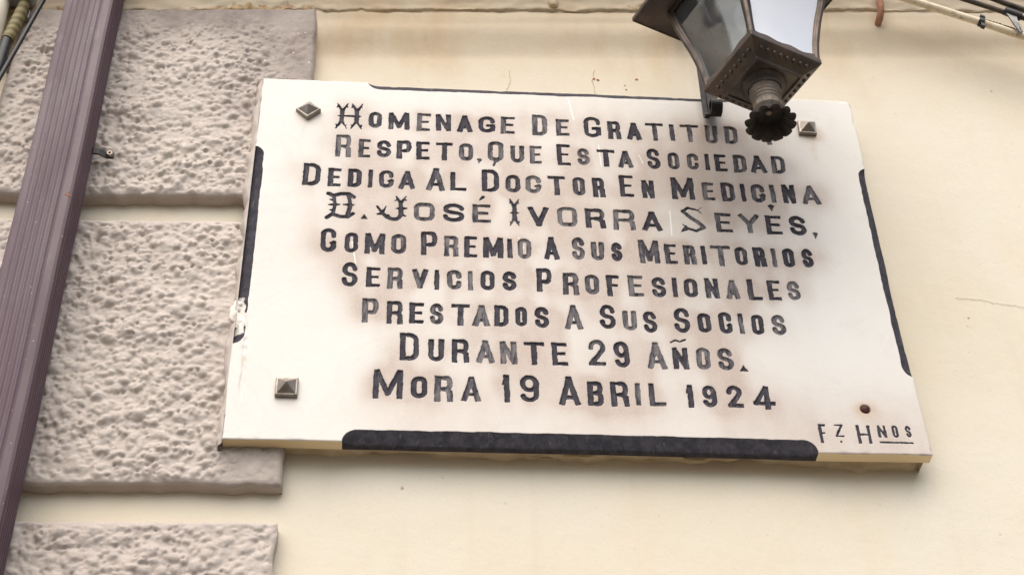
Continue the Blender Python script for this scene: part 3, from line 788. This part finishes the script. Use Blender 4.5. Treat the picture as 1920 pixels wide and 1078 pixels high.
for a, c_, w in (((0.5128, 0.7142), (0.5203, 0.6624), 0.0011), ((0.5581, 0.6046), (0.5600, 0.5552), 0.0008), ((0.6642, 0.4609), (0.663, 0.409), 0.0012), ((0.1636, 0.3736), (0.1722, 0.3216), 0.0010),
                 ((0.624, 0.585), (0.629, 0.566), 0.0008), ((0.458, 0.724), (0.452, 0.731), 0.0018), ((0.42, 0.395), (0.428, 0.372), 0.0006), ((0.655, 0.30), (0.657, 0.285), 0.0006)):
    scr = np.maximum(scr, sstep(w, w * 0.3, sd_seg(X, Z, *a, *c_, 0.0002)) * 0.75)
ink = ink * (1 - 0.5 * scr)
dotm = np.hypot(X - 0.9166, Z - 0.0785)
depth += 0.004 * sstep(0.0085, 0.0065, dotm)

Y = depth + 0.00002 * gn((nz, nx), 3, 3, 90) + 0.0006 * gn((nz, nx), 120, 160, 91) * 0.5
ed = np.minimum(np.minimum(X, PW - X), np.minimum(Z, PH - Z))
Y += 0.0011 * (1 - np.sqrt(np.clip(1 - (1 - np.clip(ed / 0.0022, 0, 1)) ** 2, 0, 1))) + 0.0016 * np.exp(-ed / 0.0018) * np.clip(gn((nz, nx), 6, 6, 92) - 0.8, 0, 2)
# worn outline, rounded upper right corner
XX = X + (0.0008 * gn((nz, 4), 30, .1, 93)[:, :1]) * np.exp(-np.minimum(X, PW - X) / 0.006)
rc = 0.014
lim = PH - rc + np.sqrt(np.clip(rc ** 2 - np.clip(X - (PW - rc), 0, None) ** 2, 0, None))
ZZ = np.where(X > PW - rc, np.minimum(Z, lim + (Z - PH) * 1e-3), Z)
ZZ = ZZ + (0.0007 * gn((4, nx), .1, 40, 94)[:1, :]) * np.exp(-np.minimum(Z, PH - Z) / 0.006)

P = np.stack([XX, Y, ZZ], -1).reshape(-1, 3)
F = quads(nz, nx)
fo = owner[:-1, :-1].ravel()
own4 = np.max(np.stack([owner[:-1, :-1], owner[1:, :-1], owner[:-1, 1:], owner[1:, 1:]]), 0).ravel()
A = dict(ink=ink.ravel(), stain=stain.ravel(), halo=halo.ravel(), rust=rust.ravel(), scratch=scr.ravel(), wear=wear.ravel(), ochre=np.zeros(ink.size))
# side strips back from the front's border
strips = []
for sl, code in (((0, slice(None)), 11), ((slice(None), -1), 12), ((slice(None), 0), 13), ((-1, slice(None)), 14)):
    e = np.stack([XX[sl], Y[sl], ZZ[sl]], -1); m_ = len(e)
    V2 = np.concatenate([e, np.stack([e[:, 0], 0.5 * e[:, 1] + 0.5 * TH, e[:, 2]], -1), np.stack([e[:, 0], np.full(m_, TH), e[:, 2]], -1)])
    F2 = quads(3, m_); o2 = owner[sl]
    A2 = {'ochre': np.zeros(3 * m_)}
    for k, arr in (('ink', ink), ('stain', stain * 0.6), ('halo', halo * 0), ('rust', rust), ('scratch', scr), ('wear', wear)):
        A2[k] = np.tile(arr[sl], 3)
    if code == 13: A2['stain'] = A2['stain'] * 0 + 0.9
    if code == 11: A2['ochre'] = A2['ink'] * 0 + 1.0; A2['stain'] = np.tile(0.9 * sstep(0.13, 0.10, X[0]), 3)
    own2 = np.tile(np.maximum(o2[:-1], o2[1:]), 2)
    strips.append((V2, F2, own2, A2))


def subset(name, code, smooth=True):
    sel = F[own4 == code]; used, inv = np.unique(sel, return_inverse=True)
    V_, F_ = [P[used]], [inv.reshape(-1, 4)]; A_ = {k: [v[used]] for k, v in A.items()}; S_ = [np.full(len(sel), True)]
    o = len(used)
    for V2, F2, own2, A2 in strips:
        s2 = F2[own2 == code]
        if not len(s2): continue
        u2, i2 = np.unique(s2, return_inverse=True)
        V_.append(V2[u2]); F_.append(i2.reshape(-1, 4) + o); o += len(u2); S_.append(np.full(len(s2), True))
        for k in A_: A_[k].append(A2[k][u2])
    return big(name, np.concatenate(V_), np.concatenate(F_), MARBLE, plaque, {k: np.concatenate(v) for k, v in A_.items()}, np.concatenate(S_))


subset('slab', 0)
for li in range(len(LINES)): subset('engraved_line' if li < 9 else 'mason_signature', li + 1)
for code in (11, 12, 13, 14): subset('painted_chamfer', code)
# back of the slab
b = MB(); b.add([(0.001, TH, 0.001), (0.999, TH, 0.001), (0.999, TH, 0.72), (0.001, TH, 0.735)], [(0, 3, 2, 1)])
b.build('slab_back', MORTAR, plaque)

# mortar bed behind the slab, oozing out below it
n = 400; xs = np.linspace(0.085, 0.992, n); m_ = 8
lo = -0.004 + 0.003 * gn((4, n), .1, 10, 201)[0] + 0.002 * gn((4, n), .1, 3, 202)[0]
V = np.zeros((m_, n, 3))
for k in range(m_):
    t = k / (m_ - 1)
    V[k, :, 0] = xs
    V[k, :, 1] = TH + 0.001 + (YW - TH) * t + 0.0015 * gn((4, n), .1, 6, 210 + k)[0] * (0 < k < m_ - 1)
    V[k, :, 2] = 0.010 + lo * 1.0 * t ** 1.5 + 0.0012 * gn((4, n), .1, 4, 230 + k)[0] * (k > 0)
big('mortar_bed', V.reshape(-1, 3), quads(m_, n), MORTAR, plaque)
# right and top closing strips of the bed
b = MB()
b.grid([[(0.992, TH, z), (0.992, YW, z)] for z in np.linspace(0, 0.72, 40)], True)
b.grid([[(x, TH, 0.722), (x, YW, 0.722)] for x in np.linspace(0.08, 0.992, 40)], True)
b.build('mortar_edge', MORTAR, plaque)

# grey fillet against the quoins on the left edge
n = 500; zs = np.linspace(-0.006, 0.735, n); m_ = 7
e1 = 0.011 + 0.0022 * gn((4, n), .1, 12, 301)[0] + 0.0016 * gn((4, n), .1, 4, 302)[0]
e1 = np.clip(e1, 0.004, 0.02)
V = np.zeros((n, m_, 3))
for k in range(m_):
    t = k / (m_ - 1)
    V[:, k, 0] = 0.0005 - e1 * t
    V[:, k, 1] = 0.0015 + 0.013 * t ** 1.6 + 0.0008 * gn((4, n), .1, 5, 310 + k)[0] * (k > 0) + (0.012 if k == m_ - 1 else 0)
    V[:, k, 2] = zs
big('edge_fillet', V.reshape(-1, 3), quads(n, m_), GREY, plaque)

# filler lumps on the knocked left chamfer
def lump(x, z, rx_, rz_, ry_, seed, y=0.006):
    bb = MB(); g = gn((16, 24), 1.6, 1.8, seed); rows = []
    for i in range(16):
        th = math.pi * i / 15
        rows.append([(x + rx_ * (1 + .22 * g[i, k]) * math.sin(th) * math.cos(2 * math.pi * k / 24), y - ry_ * (1 + .2 * g[i, k]) * math.sin(th) * math.sin(2 * math.pi * k / 24), z + rz_ * (1 + .15 * g[i, k]) * math.cos(th)) for k in range(24)])
    bb.grid(rows, True, True); return bb
bb = MB()
for args in ((-0.002, 0.234, 0.0095, 0.016, 0.004, 1), (0.004, 0.215, 0.0085, 0.012, 0.0035, 2), (-0.003, 0.222, 0.006, 0.012, 0.004, 3), (0.0095, 0.203, 0.004, 0.012, 0.002, 4), (0.002, 0.247, 0.004, 0.007, 0.003, 5)):
    t_ = lump(*args); o = len(bb.v); bb.v += t_.v; bb.f += [tuple(i + o for i in f) for f in t_.f]; bb.sm += t_.sm
bb.build('filler_patch', FILLER, plaque)

# pyramid studs
def stud(x, z, s, rot, label, tilt=0.0):
    bb = MB()
    def sq(hs, y): return [(hs * cx_, y, hs * cz_) for cx_, cz_ in ((-1, -1), (1, -1), (1, 1), (-1, 1))]
    rows = [sq(s, 0.001), sq(s, -0.0055), sq(s * 0.94, -0.0068), sq(s * 0.80, -0.0072), sq(s * 0.77, -0.0078)]
    cr, sr = math.cos(rot), math.sin(rot)
    def tr(p):
        xx, yy, zz = p; yy = yy + tilt * zz
        return (x + xx * cr - zz * sr, yy, z + xx * sr + zz * cr)
    R2 = [[tr(p) for p in r_] for r_ in rows]
    bb.grid(R2, False, True)
    o = len(bb.v); bb.add(R2[-1] + [tr((0, -0.0185, 0))], [(0, 4, 1), (1, 4, 2), (2, 4, 3), (3, 4, 0)])
    ob = bb.build('pyramid_stud', STUD, plaque, bevel=0.0007); ob['label'] = label; return ob
stud(0.0803, 0.6590, 0.0148, R_(43), 'diamond-turned metal pyramid stud', 0.10)
stud(0.9149, 0.6610, 0.0150, R_(-2), 'rust-edged metal pyramid stud')
stud(0.0834, 0.0885, 0.0160, R_(0), 'squarely set metal pyramid stud')
# rusty screw in the empty fixing hole
bb = MB()
bb.lathe((0, 0, 0), [(0.0001, -0.0025), (0.004, -0.0022), (0.0062, -0.0008), (0.0066, 0.002), (0.0066, 0.006)], 20)
bb.v = [(0.9166 + a, c_, 0.0785 + b_) for a, b_, c_ in bb.v]
bb.box((0.9166, -0.0022, 0.0785), (0.0045, 0, 0.002), (0, 0.0008, 0), (-0.0006, 0, 0.0012))
bb.build('rusty_screw', RUST, plaque)

# ================================================================== DOWNPIPE
pipe = thing('rain_downpipe', 'purple-brown ribbed rectangular metal rain downpipe running up the grey corner blocks', 'downpipe', (-0.293, 0.0, GZ))
xl, xr, yf, yb = -0.3345, -0.2535, -0.061, 0.002
sec = [(xl, yb), (xl, yf + 0.006), (xl + 0.0018, yf + 0.0018), (xl + 0.006, yf)]
sec += [(xl + 0.0125, yf)]
x = xl + 0.0125
for k in range(5):                            # five pressed ribs
    p = 0.0092
    sec += [(x + p * 0.30, yf + 0.0010), (x + p * 0.58, yf + 0.0011), (x + p * 0.84, yf - 0.0002), (x + p, yf - 0.0002)]
    x += p
sec += [(x + 0.003, yf + 0.0016), (x + 0.006, yf), (xr - 0.006, yf), (xr - 0.0018, yf + 0.0018), (xr, yf + 0.006)]
yy = yf + 0.010
for k in range(5):
    sec += [(xr, yy), (xr - 0.0013, yy + 0.0022), (xr - 0.0013, yy + 0.006), (xr, yy + 0.0082)]; yy += 0.0098
sec += [(xr, yb)]
bb = MB(); rows = []
for z in np.linspace(GZ + 0.15, 2.4, 120):
    w = 0.0008 * math.sin(z * 5.1) + 0.0005 * math.sin(z * 13.7 + 1)
    rows.append([(a + w, c_ + 0.0006 * math.sin(z * 7.3 + a * 40), z) for a, c_ in sec])
bb.grid(rows, False, True)
bb.build('pipe_body', PIPE, pipe, bevel=0.0004)
m = Mat('rust_chip', 0.9); m.color((0.30, 0.12, 0.05)); 
chips('rust_chip', [(-0.2620, 0.3935, 0.0035, 21), (-0.2585, 0.3920, 0.0024, 22), (-0.2600, 0.3985, 0.0016, 23)], m.m, yf - 0.0008, pipe)
# clip with its screw, showing at the right-hand side
bb = MB()
bb.grid([[(-0.262, -0.004, z), (-0.243, -0.002, z - 0.001), (-0.232, 0.006, z - 0.001), (-0.2215, 0.008, z + 0.001)] for z in (0.543, 0.5545)], False)
bb.grid([[(-0.262, -0.001, z), (-0.243, 0.001, z - 0.001), (-0.232, 0.009, z - 0.001), (-0.2215, 0.011, z + 0.001)] for z in (0.543, 0.5545)], False)
bb.grid([[(-0.262, y0, 0.543), (-0.243, y0 + .002, 0.542), (-0.232, y0 + .010, 0.542), (-0.2215, y0 + .012, 0.544)] for y0 in (-0.004, -0.001)], False)
bb.grid([[(-0.262, -0.062, z), (-0.2545, -0.064, z), (-0.2525, -0.060, z), (-0.2525, -0.002, z)] for z in (0.5435, 0.554)][:0] or [[(-0.2522, -0.006, z), (-0.2522, 0.001, z)] for z in (0.5435, 0.554)], False)
clip = bb.build('pipe_clip', IRON, pipe)
bb = MB()
def disc(c, r0, r1, yd, n=16):
    rows = [[(c[0] + rr * math.cos(2 * math.pi * k / n), c[1] + dy, c[2] + rr * math.sin(2 * math.pi * k / n)) for k in range(n)] for rr, dy in ((r0, 0), (r0, -yd * 0.6), (r1, -yd), (r1 * 0.6, -yd), (r1 * 0.5, -yd * 0.4), (0.0001, -yd * 0.4))]
    return rows
bb.grid(disc((-0.2275, 0.0065, 0.5490), 0.0052, 0.0042, 0.005), False, True)
bb.build('screw', STUD, clip)

# ================================================================== LANTERN
LC = Vector((0.774, -0.24, 0.5176))           # centre of the square base
ROT = R_(23.7)
lantern = thing('wall_lantern', 'old square tapering bronze street lantern with glass panes hanging over the top of the plaque', 'lantern', tuple(LC))
ux = Vector((math.cos(ROT), math.sin(ROT), 0)); uy = Vector((-math.sin(ROT), math.cos(ROT), 0))
def L(a, c_, h): return LC + ux * a + uy * c_ + Vector((0, 0, h))
RP = [(0.0885, 0.0), (0.0895, 0.018), (0.0925, 0.040), (0.0975, 0.0640), (0.1035, 0.090), (0.112, 0.118), (0.1215, 0.152), (0.1285, 0.188), (0.1305, 0.198)]
def rad(h):
    for (r0, h0), (r1, h1) in zip(RP[:-1], RP[1:]):
        if h <= h1: return r0 + (r1 - r0) * (h - h0) / (h1 - h0)
    return RP[-1][0]
S2 = 1 / math.sqrt(2)
def ring(r, h): return [L(sx * r * S2, sy * r * S2, h) for sx, sy in ((-1, -1), (1, -1), (1, 1), (-1, 1))]

# bottom tray: plain edge, beaded inverted frustum, ridge, flat centre
bb = MB()
bb.grid([ring(0.0840, 0.008), ring(0.0895, 0.008), ring(0.0905, 0.004), ring(0.0905, -0.003), ring(0.0880, -0.0050), ring(0.0600, -0.0185), ring(0.0590, -0.0225), ring(0.0555, -0.0235), ring(0.0530, -0.0205), ring(0.022, -0.0210)], False, True)
bb.add(ring(0.022, -0.0210), [(0, 1, 2, 3)])
bb.add(ring(0.0840, 0.008), [(0, 1, 2, 3)])
tray = bb.build('base_tray', BRONZE, lantern, bevel=0.0008)
bb = MB()
for k in range(4):
    for i in range(8):
        t = (i + 0.5) / 8 * 2 - 1
        rr = 0.0765; hh = -0.0108
        a, c_ = (t * rr * S2 * 0.86, -rr * S2)
        for _ in range(k): a, c_ = -c_, a
        p = L(a, c_, hh)
        bb.lathe(p, [(0.0001, -0.0034), (0.0022, -0.0020), (0.0033, 0), (0.003, 0.003)], 10)
bb.build('bead_ornament', BRONZE, tray)

# corner ribs
for sx, sy in ((-1, -1), (1, -1), (1, 1), (-1, 1)):
    bb = MB(); rows = []
    for h in np.linspace(0.0, 0.199, 26):
        r = rad(h); w = 0.0052
        cx_, cy_ = sx * r * S2, sy * r * S2
        rows.append([L(cx_, cy_, h), L(cx_ - sx * w * 1.5, cy_ + sy * .0006, h), L(cx_ - sx * w * 1.5, cy_ - sy * w, h), L(cx_ - sx * w, cy_ - sy * w * 1.5, h), L(cx_ + sx * .0006, cy_ - sy * w * 1.5, h)])
    bb.grid(rows, True, True)
    bb.build('corner_rib', BRONZE, lantern)
# frame rails round each pane and the panes
for k in range(4):
    def S(t, h, inset):
        r = rad(h) * S2 - inset
        a, c_ = t * (rad(h) * S2 - 0.003), -r
        for _ in range(k): a, c_ = -c_, a
        return L(a, c_, h)
    bb = MB()
    def lower(t): return 0.0105 + 0.0016 * math.sin(t * 9 + k) + 0.0045 * t ** 4
    bb.grid([[S(t, 0.002, 0.0008), S(t, lower(t), 0.0008), S(t, lower(t) + 0.001, 0.0045)] for t in np.linspace(-0.97, 0.97, 30)], True)
    bb.grid([[S(t, 0.186, 0.0008), S(t, 0.200, 0.0008)] for t in np.linspace(-0.97, 0.97, 12)], True)
    for sg in (-1, 1):
        bb.grid([[S(sg * 0.98, h, 0.0012), S(sg * (0.885 + 0.01 * math.sin(h * 70)), h, 0.0012), S(sg * 0.88, h, 0.005)] for h in np.linspace(0.004, 0.198, 24)], True)
    bb.build('pane_frame', BRONZE, lantern)
    bb = MB()
    bb.grid([[S(t, h, 0.0040) for t in np.linspace(-0.97, 0.97, 8)] for h in np.linspace(0.004, 0.197, 24)], True)
    o = bb.build('glass_pane', PALE_GLASS if k == 0 else GLASS, lantern)  # front pane's opaque white stands in for reflected sky
    if k == 0: o['label'] = 'milky pale pane facing the viewer'

# rim plate and roof
bb = MB()
bb.grid([ring(0.1270, 0.1975), ring(0.1820, 0.1985), ring(0.1850, 0.196), ring(0.1870, 0.1985), ring(0.1870, 0.206), ring(0.1835, 0.209), ring(0.1790, 0.207)], False, True)
bb.build('roof_rim', BRONZE, lantern, bevel=0.0008)
bb = MB()
bb.grid([ring(0.182, 0.206), ring(0.150, 0.222), ring(0.118, 0.250), ring(0.092, 0.288), ring(0.074, 0.330), ring(0.066, 0.352), ring(0.070, 0.356), ring(0.070, 0.364), ring(0.045, 0.372)], False, True)
bb.lathe(LC, [(0.045, 0.368), (0.030, 0.378), (0.018, 0.40), (0.024, 0.412), (0.012, 0.43), (0.006, 0.46), (0.0005, 0.475)], 20)
bb.build('roof', BRONZE, lantern)

# collar, ringed neck, petalled bell
bb = MB()
bb.lathe(LC, [(0.0345, -0.0208), (0.0335, -0.0235), (0.0290, -0.0265), (0.0262, -0.0300), (0.0250, -0.0330)], 36)
bb.build('neck_collar', BRONZE, lantern)
bb = MB()
pr = [(0.0235, -0.030), (0.0235, -0.0365)]
for k in range(4):
    z = -0.0365 - 0.0062 * k; r = 0.0232 - 0.0009 * k
    pr += [(r, z), (r + 0.0011, z - 0.0012), (r + 0.0011, z - 0.0030), (r - 0.0006, z - 0.0040), (r - 0.0006, z - 0.0058)]
pr += [(0.0205, -0.0615), (0.0200, -0.066)]
bb.lathe(LC, pr, 36)
bb.build('ringed_neck', NECK, lantern)
bb = MB()
bb.lathe(LC, [(0.0205, -0.0640), (0.0222, -0.0660), (0.0222, -0.0740), (0.0195, -0.0780)], 12, False)
bb.build('faceted_ring', NECK, lantern)
bb = MB()
def petal(i, a, r, z):
    k = max(0.0, (i - 2) / 5.0) if i < 8 else max(0.0, (13 - i) / 5.0)
    k = min(1, k)
    return r * (1 + 0.085 * k * (abs(math.cos(6 * a)) ** 0.6 * 2 - 1)), z + 0.0012 * k * math.cos(12 * a)
prof_o = [(0.0185, -0.0740), (0.0192, -0.0790), (0.0205, -0.0840), (0.0230, -0.0895), (0.0262, -0.0945), (0.0300, -0.0985), (0.0335, -0.1010), (0.0358, -0.1018)]
prof_i = [(0.0354, -0.1032), (0.0325, -0.1020), (0.0285, -0.0985), (0.0245, -0.0930), (0.0212, -0.0860), (0.0185, -0.0790), (0.0001, -0.0765)]
bb.lathe(LC, prof_o + prof_i, 144, True, petal)
bell = bb.build('petalled_bell', BLACKM, lantern)
bb = MB(); bb.lathe(LC, [(0.0055, -0.0760), (0.0055, -0.0800), (0.0030, -0.0815), (0.0001, -0.0815)], 12)
bb.build('bell_nut', NECK, bell)

# lamp holder and bulb inside
bb = MB()
bb.lathe(LC, [(0.030, 0.0082), (0.030, 0.013), (0.014, 0.016), (0.014, 0.060), (0.018, 0.064), (0.018, 0.094), (0.015, 0.098)], 24)
bb.build('lamp_socket', SOCK, lantern)
bb = MB()
bb.lathe(LC, [(0.013, 0.098), (0.015, 0.106), (0.024, 0.122), (0.027, 0.140), (0.022, 0.158), (0.010, 0.169), (0.0003, 0.172)], 24)
bb.build('bulb', PALE_GLASS, lantern)

# wrought iron bracket: flat strap down the wall, scrolled forward at its foot, arm out to the lantern roof
bb = MB()
def strap(pts, xw, th, flip=False):
    """flat bar in the y-z plane at x range xw, pts = (y, z)"""
    rows = []
    for i, (y, z) in enumerate(pts):
        a = pts[max(i - 1, 0)]; c_ = pts[min(i + 1, len(pts) - 1)]
        dy, dz = c_[0] - a[0], c_[1] - a[1]; l = math.hypot(dy, dz)
        ny, nz_ = -dz / l * th / 2, dy / l * th / 2
        rows.append([(xw[0], y - ny, z - nz_), (xw[1], y - ny, z - nz_), (xw[1], y + ny, z + nz_), (xw[0], y + ny, z + nz_)])
    bb.grid(rows, False, True); bb.add(rows[0], [(0, 1, 2, 3)]); bb.add(rows[-1], [(3, 2, 1, 0)])
bx = (0.7390, 0.7470)
pts = [(-0.012, 1.02), (-0.012, 0.90), (-0.012, 0.76), (-0.010, 0.71), (-0.010, 0.684)]
pts += [(-0.010, 0.673), (-0.016, 0.665), (-0.024, 0.666)]
strap(pts, bx, 0.0055)
pts = [(-0.011, 0.80), (-0.012, 0.72), (-0.012, 0.690)]
for i in range(30):                           # scroll curling out from the wall beside the strap
    a = math.radians(180 - 15 * i); rr = 0.0150 - 0.00025 * i
    pts.append((-0.0270 - rr * math.cos(a) * -1, 0.679 - rr * math.sin(a)) if False else (-0.0270 + rr * -math.cos(a), 0.679 + rr * -math.sin(a)))
strap(pts, (0.7475, 0.7665), 0.0045)
bracket = bb.build('iron_bracket', IRON, lantern, bevel=0.0006)
bb = MB()
bb.tube([(0.732, -0.014, 0.985), (0.735, -0.05, 1.02), (0.745, -0.12, 1.035), (0.760, -0.20, 1.02), (0.774, -0.24, 0.985)], 0.008, 10)
bb.box((0.732, 0.02, 0.99), (0.02, 0, 0), (0, 0.034, 0), (0, 0, 0.05))
bb.build('bracket_arm', IRON, bracket)

# ================================================================== CABLES, PIPES, STUBS
con = thing('cable_conduit', 'grimy ivory conduit sloping down below the moulding at the upper right', 'conduit', (1.24, -0.03, 0.93))
bb = MB()
bb.tube([(0.95, -0.034, 1.066), (1.13, -0.031, 0.986), (1.2677, -0.030, 0.9240), (1.36, -0.030, 0.8800), (1.60, -0.026, 0.776), (2.6, 0.020, 0.40), (3.6, 0.034, 0.05)], 0.0070, 14)
bb.build('conduit_tube', CONDUIT, con)
bb = MB(); d = Vector((0.0947, 0, -0.0434)).normalized(); p = Vector((1.2655, -0.030, 0.9252))
bb.tube([p - d * 0.005, p + d * 0.005], 0.0088, 14)
bb.box(p + Vector((-0.001, -0.002, -0.0115)), d * 0.0035, (0, 0.004, 0), (0, 0, 0.004))
bb.box(p + Vector((0.003, -0.004, 0.0105)), d * 0.004, (0, 0.003, 0), (0, 0, 0.0022))
bb.build('conduit_clamp', CABLE, con)
bb = MB()
r = random.Random(3)
for i in range(9):
    q0 = p + d * (0.008 + 0.006 * i) + Vector((0, -0.006, 0.0035 + r.gauss(0, .0006)))
    q1 = q0 + d * (0.008 + r.random() * 0.004) + Vector((0, 0, r.gauss(0, .0008)))
    bb.tube([q0, q1], 0.0009, 5)
bb.build('tape_residue', CABLE, con)

for i, (pts, rr, lab) in enumerate((
        ([(1.15, -0.042, 1.02), (1.2344, -0.041, 0.9785), (1.285, -0.040, 0.9560), (1.3174, -0.040, 0.9400), (1.36, -0.041, 0.921), (1.5, -0.042, 0.86), (2.4, -0.010, 0.52), (3.6, 0.030, 0.14)], 0.0048, 'lower dark power cable running down into the grey hook at the upper right'),
        ([(1.20, -0.046, 1.025), (1.2756, -0.045, 0.9860), (1.315, -0.044, 0.9640), (1.3508, -0.044, 0.9455), (1.42, -0.044, 0.910), (1.55, -0.044, 0.85), (2.4, -0.012, 0.55), (3.6, 0.028, 0.19)], 0.0052, 'upper dark power cable nearest the top right corner of the view'))):
    bb = MB(); bb.tube(pts, rr, 10)
    tag(bb.build('power_cable', DUSTY, None), lab, 'cable', 'dark cables at the upper right')
hook = thing('cable_hook', 'small grey metal hook holding the dark cables against the ivory conduit', 'hook', (1.318, -0.04, 0.93))
bb = MB()
bb.tube([(1.308, -0.043, 0.9445), (1.3225, -0.043, 0.9365), (1.336, -0.043, 0.929)], [0.0075, 0.0085, 0.0078], 12)
bb.build('cable_wrap', CABLE, hook)
bb = MB()
prf = [(1.3085, 0.938), (1.3265, 0.932), (1.3250, 0.915), (1.3275, 0.902), (1.3275, 0.884), (1.3245, 0.880), (1.3215, 0.886), (1.3160, 0.905)]
F_, B_ = [(x, -0.046, z) for x, z in prf], [(x, -0.043, z) for x, z in prf]
k = len(prf)
bb.add(F_ + B_, [tuple(range(k))[::-1], tuple(range(k, 2 * k))] + [(i, (i + 1) % k, (i + 1) % k + k, i + k) for i in range(k)])
bb.tube([(1.3255, -0.0475, 0.899), (1.3255, -0.0475, 0.883)], 0.0012, 6)
bb.build('hook_plate', STEEL, hook)

bb = MB(); bb.tube([(1.110, 0.002, 1.10), (1.105, 0.003, 1.02), (1.1015, 0.006, 0.9865), (1.0995, 0.014, 0.9770), (1.0990, 0.026, 0.976)], [0.0060, 0.0062, 0.0066, 0.0066, 0.006], 10)
tag(bb.build('rusty_rod', ROD, None), 'short rusty pinkish rod end sticking out of the moulding right of the lantern', 'rod')
bb = MB(); bb.lathe((0.5000, 0.018, 0.985), [(0.0001, -0.010), (0.006, -0.0095), (0.0085, -0.004), (0.0080, 0.004), (0.0070, 0.02)], 14, True, lambda i, a, r_, z: (r_ * (1 + 0.12 * math.sin(3 * a + i)), z))
tag(bb.build('broken_stub', MORTAR, None), 'broken ochre pipe stub poking down from the moulding above the plaque', 'stub')

jb = thing('junction_box', 'grey plastic junction box at the top left corner above the taped cable', 'junction box', (-0.438, 0.02, 0.93))
bb = MB(); bb.box((-0.4295, -0.006, 0.945), (0.0235, 0, 0), (0, 0.018, 0), (0, 0, 0.040)); bb.build('box_body', BOXG, jb, bevel=0.004)
bb = MB(); bb.grid(disc((-0.4385, -0.0242, 0.9160), 0.0048, 0.004, 0.002), False, True); bb.build('screw', STEEL, jb)

cab = thing('supply_cable', 'thick black supply cable with an olive taped upper end under the grey junction box', 'cable', (-0.44, 0.025, 0.85))
bb = MB(); bb.tube([(-0.4345, 0.005, 0.818), (-0.4365, 0.006, 0.776), (-0.4380, 0.006, 0.716), (-0.444, 0.006, 0.5), (-0.450, 0.006, -0.4)], 0.0095, 14); bb.build('cable_sheath', CABLE, cab)
bb = MB(); bb.tube([(-0.4195, -0.003, 0.911), (-0.4215, 0.000, 0.890), (-0.4265, 0.004, 0.861), (-0.4340, 0.005, 0.812)], [0.0085, 0.0100, 0.0112, 0.0106], 14); bb.build('tape_sleeve', TAPE, cab)
bb = MB(); bb.box((-0.4165, 0.018, 0.886), (0.006, 0, 0), (0, 0.010, 0), (0, 0, 0.010)); bb.build('cable_clip', STEEL, cab, bevel=0.0015)

bb = MB(); bb.tube([(-0.372, -0.010, 0.985), (-0.3868, -0.010, 0.9028), (-0.4058, -0.010, 0.800), (-0.4243, -0.010, 0.7027), (-0.46, -0.010, 0.50)], 0.0040, 10)
tag(bb.build('thin_wire', CABLE, None), 'thin black wire slanting across the upper left grey block beside the downpipe', 'wire')
bb = MB(); bb.box((-0.430, 0.034, 0.7800), (0.0055, 0, 0), (0, 0.012, 0), (0, 0, 0.0075)); bb.box((-0.430, 0.032, 0.7705), (0.004, 0, 0), (0, 0.006, 0), (0, 0, 0.003))
tag(bb.build('wire_clip', STEEL, None, bevel=0.001), 'small brown metal clip on the wall at the left edge of the upper block', 'clip')
bb = MB(); bb.tube([(-0.4620, 0.000, 1.08), (-0.4620, 0.000, 0.884), (-0.4610, 0.004, 0.84), (-0.4600, 0.020, 0.812)], [0.017, 0.017, 0.016, 0.014], 14)
tag(bb.build('painted_pipe', CREAM, None), 'cream painted pipe end in the extreme top left corner', 'pipe')
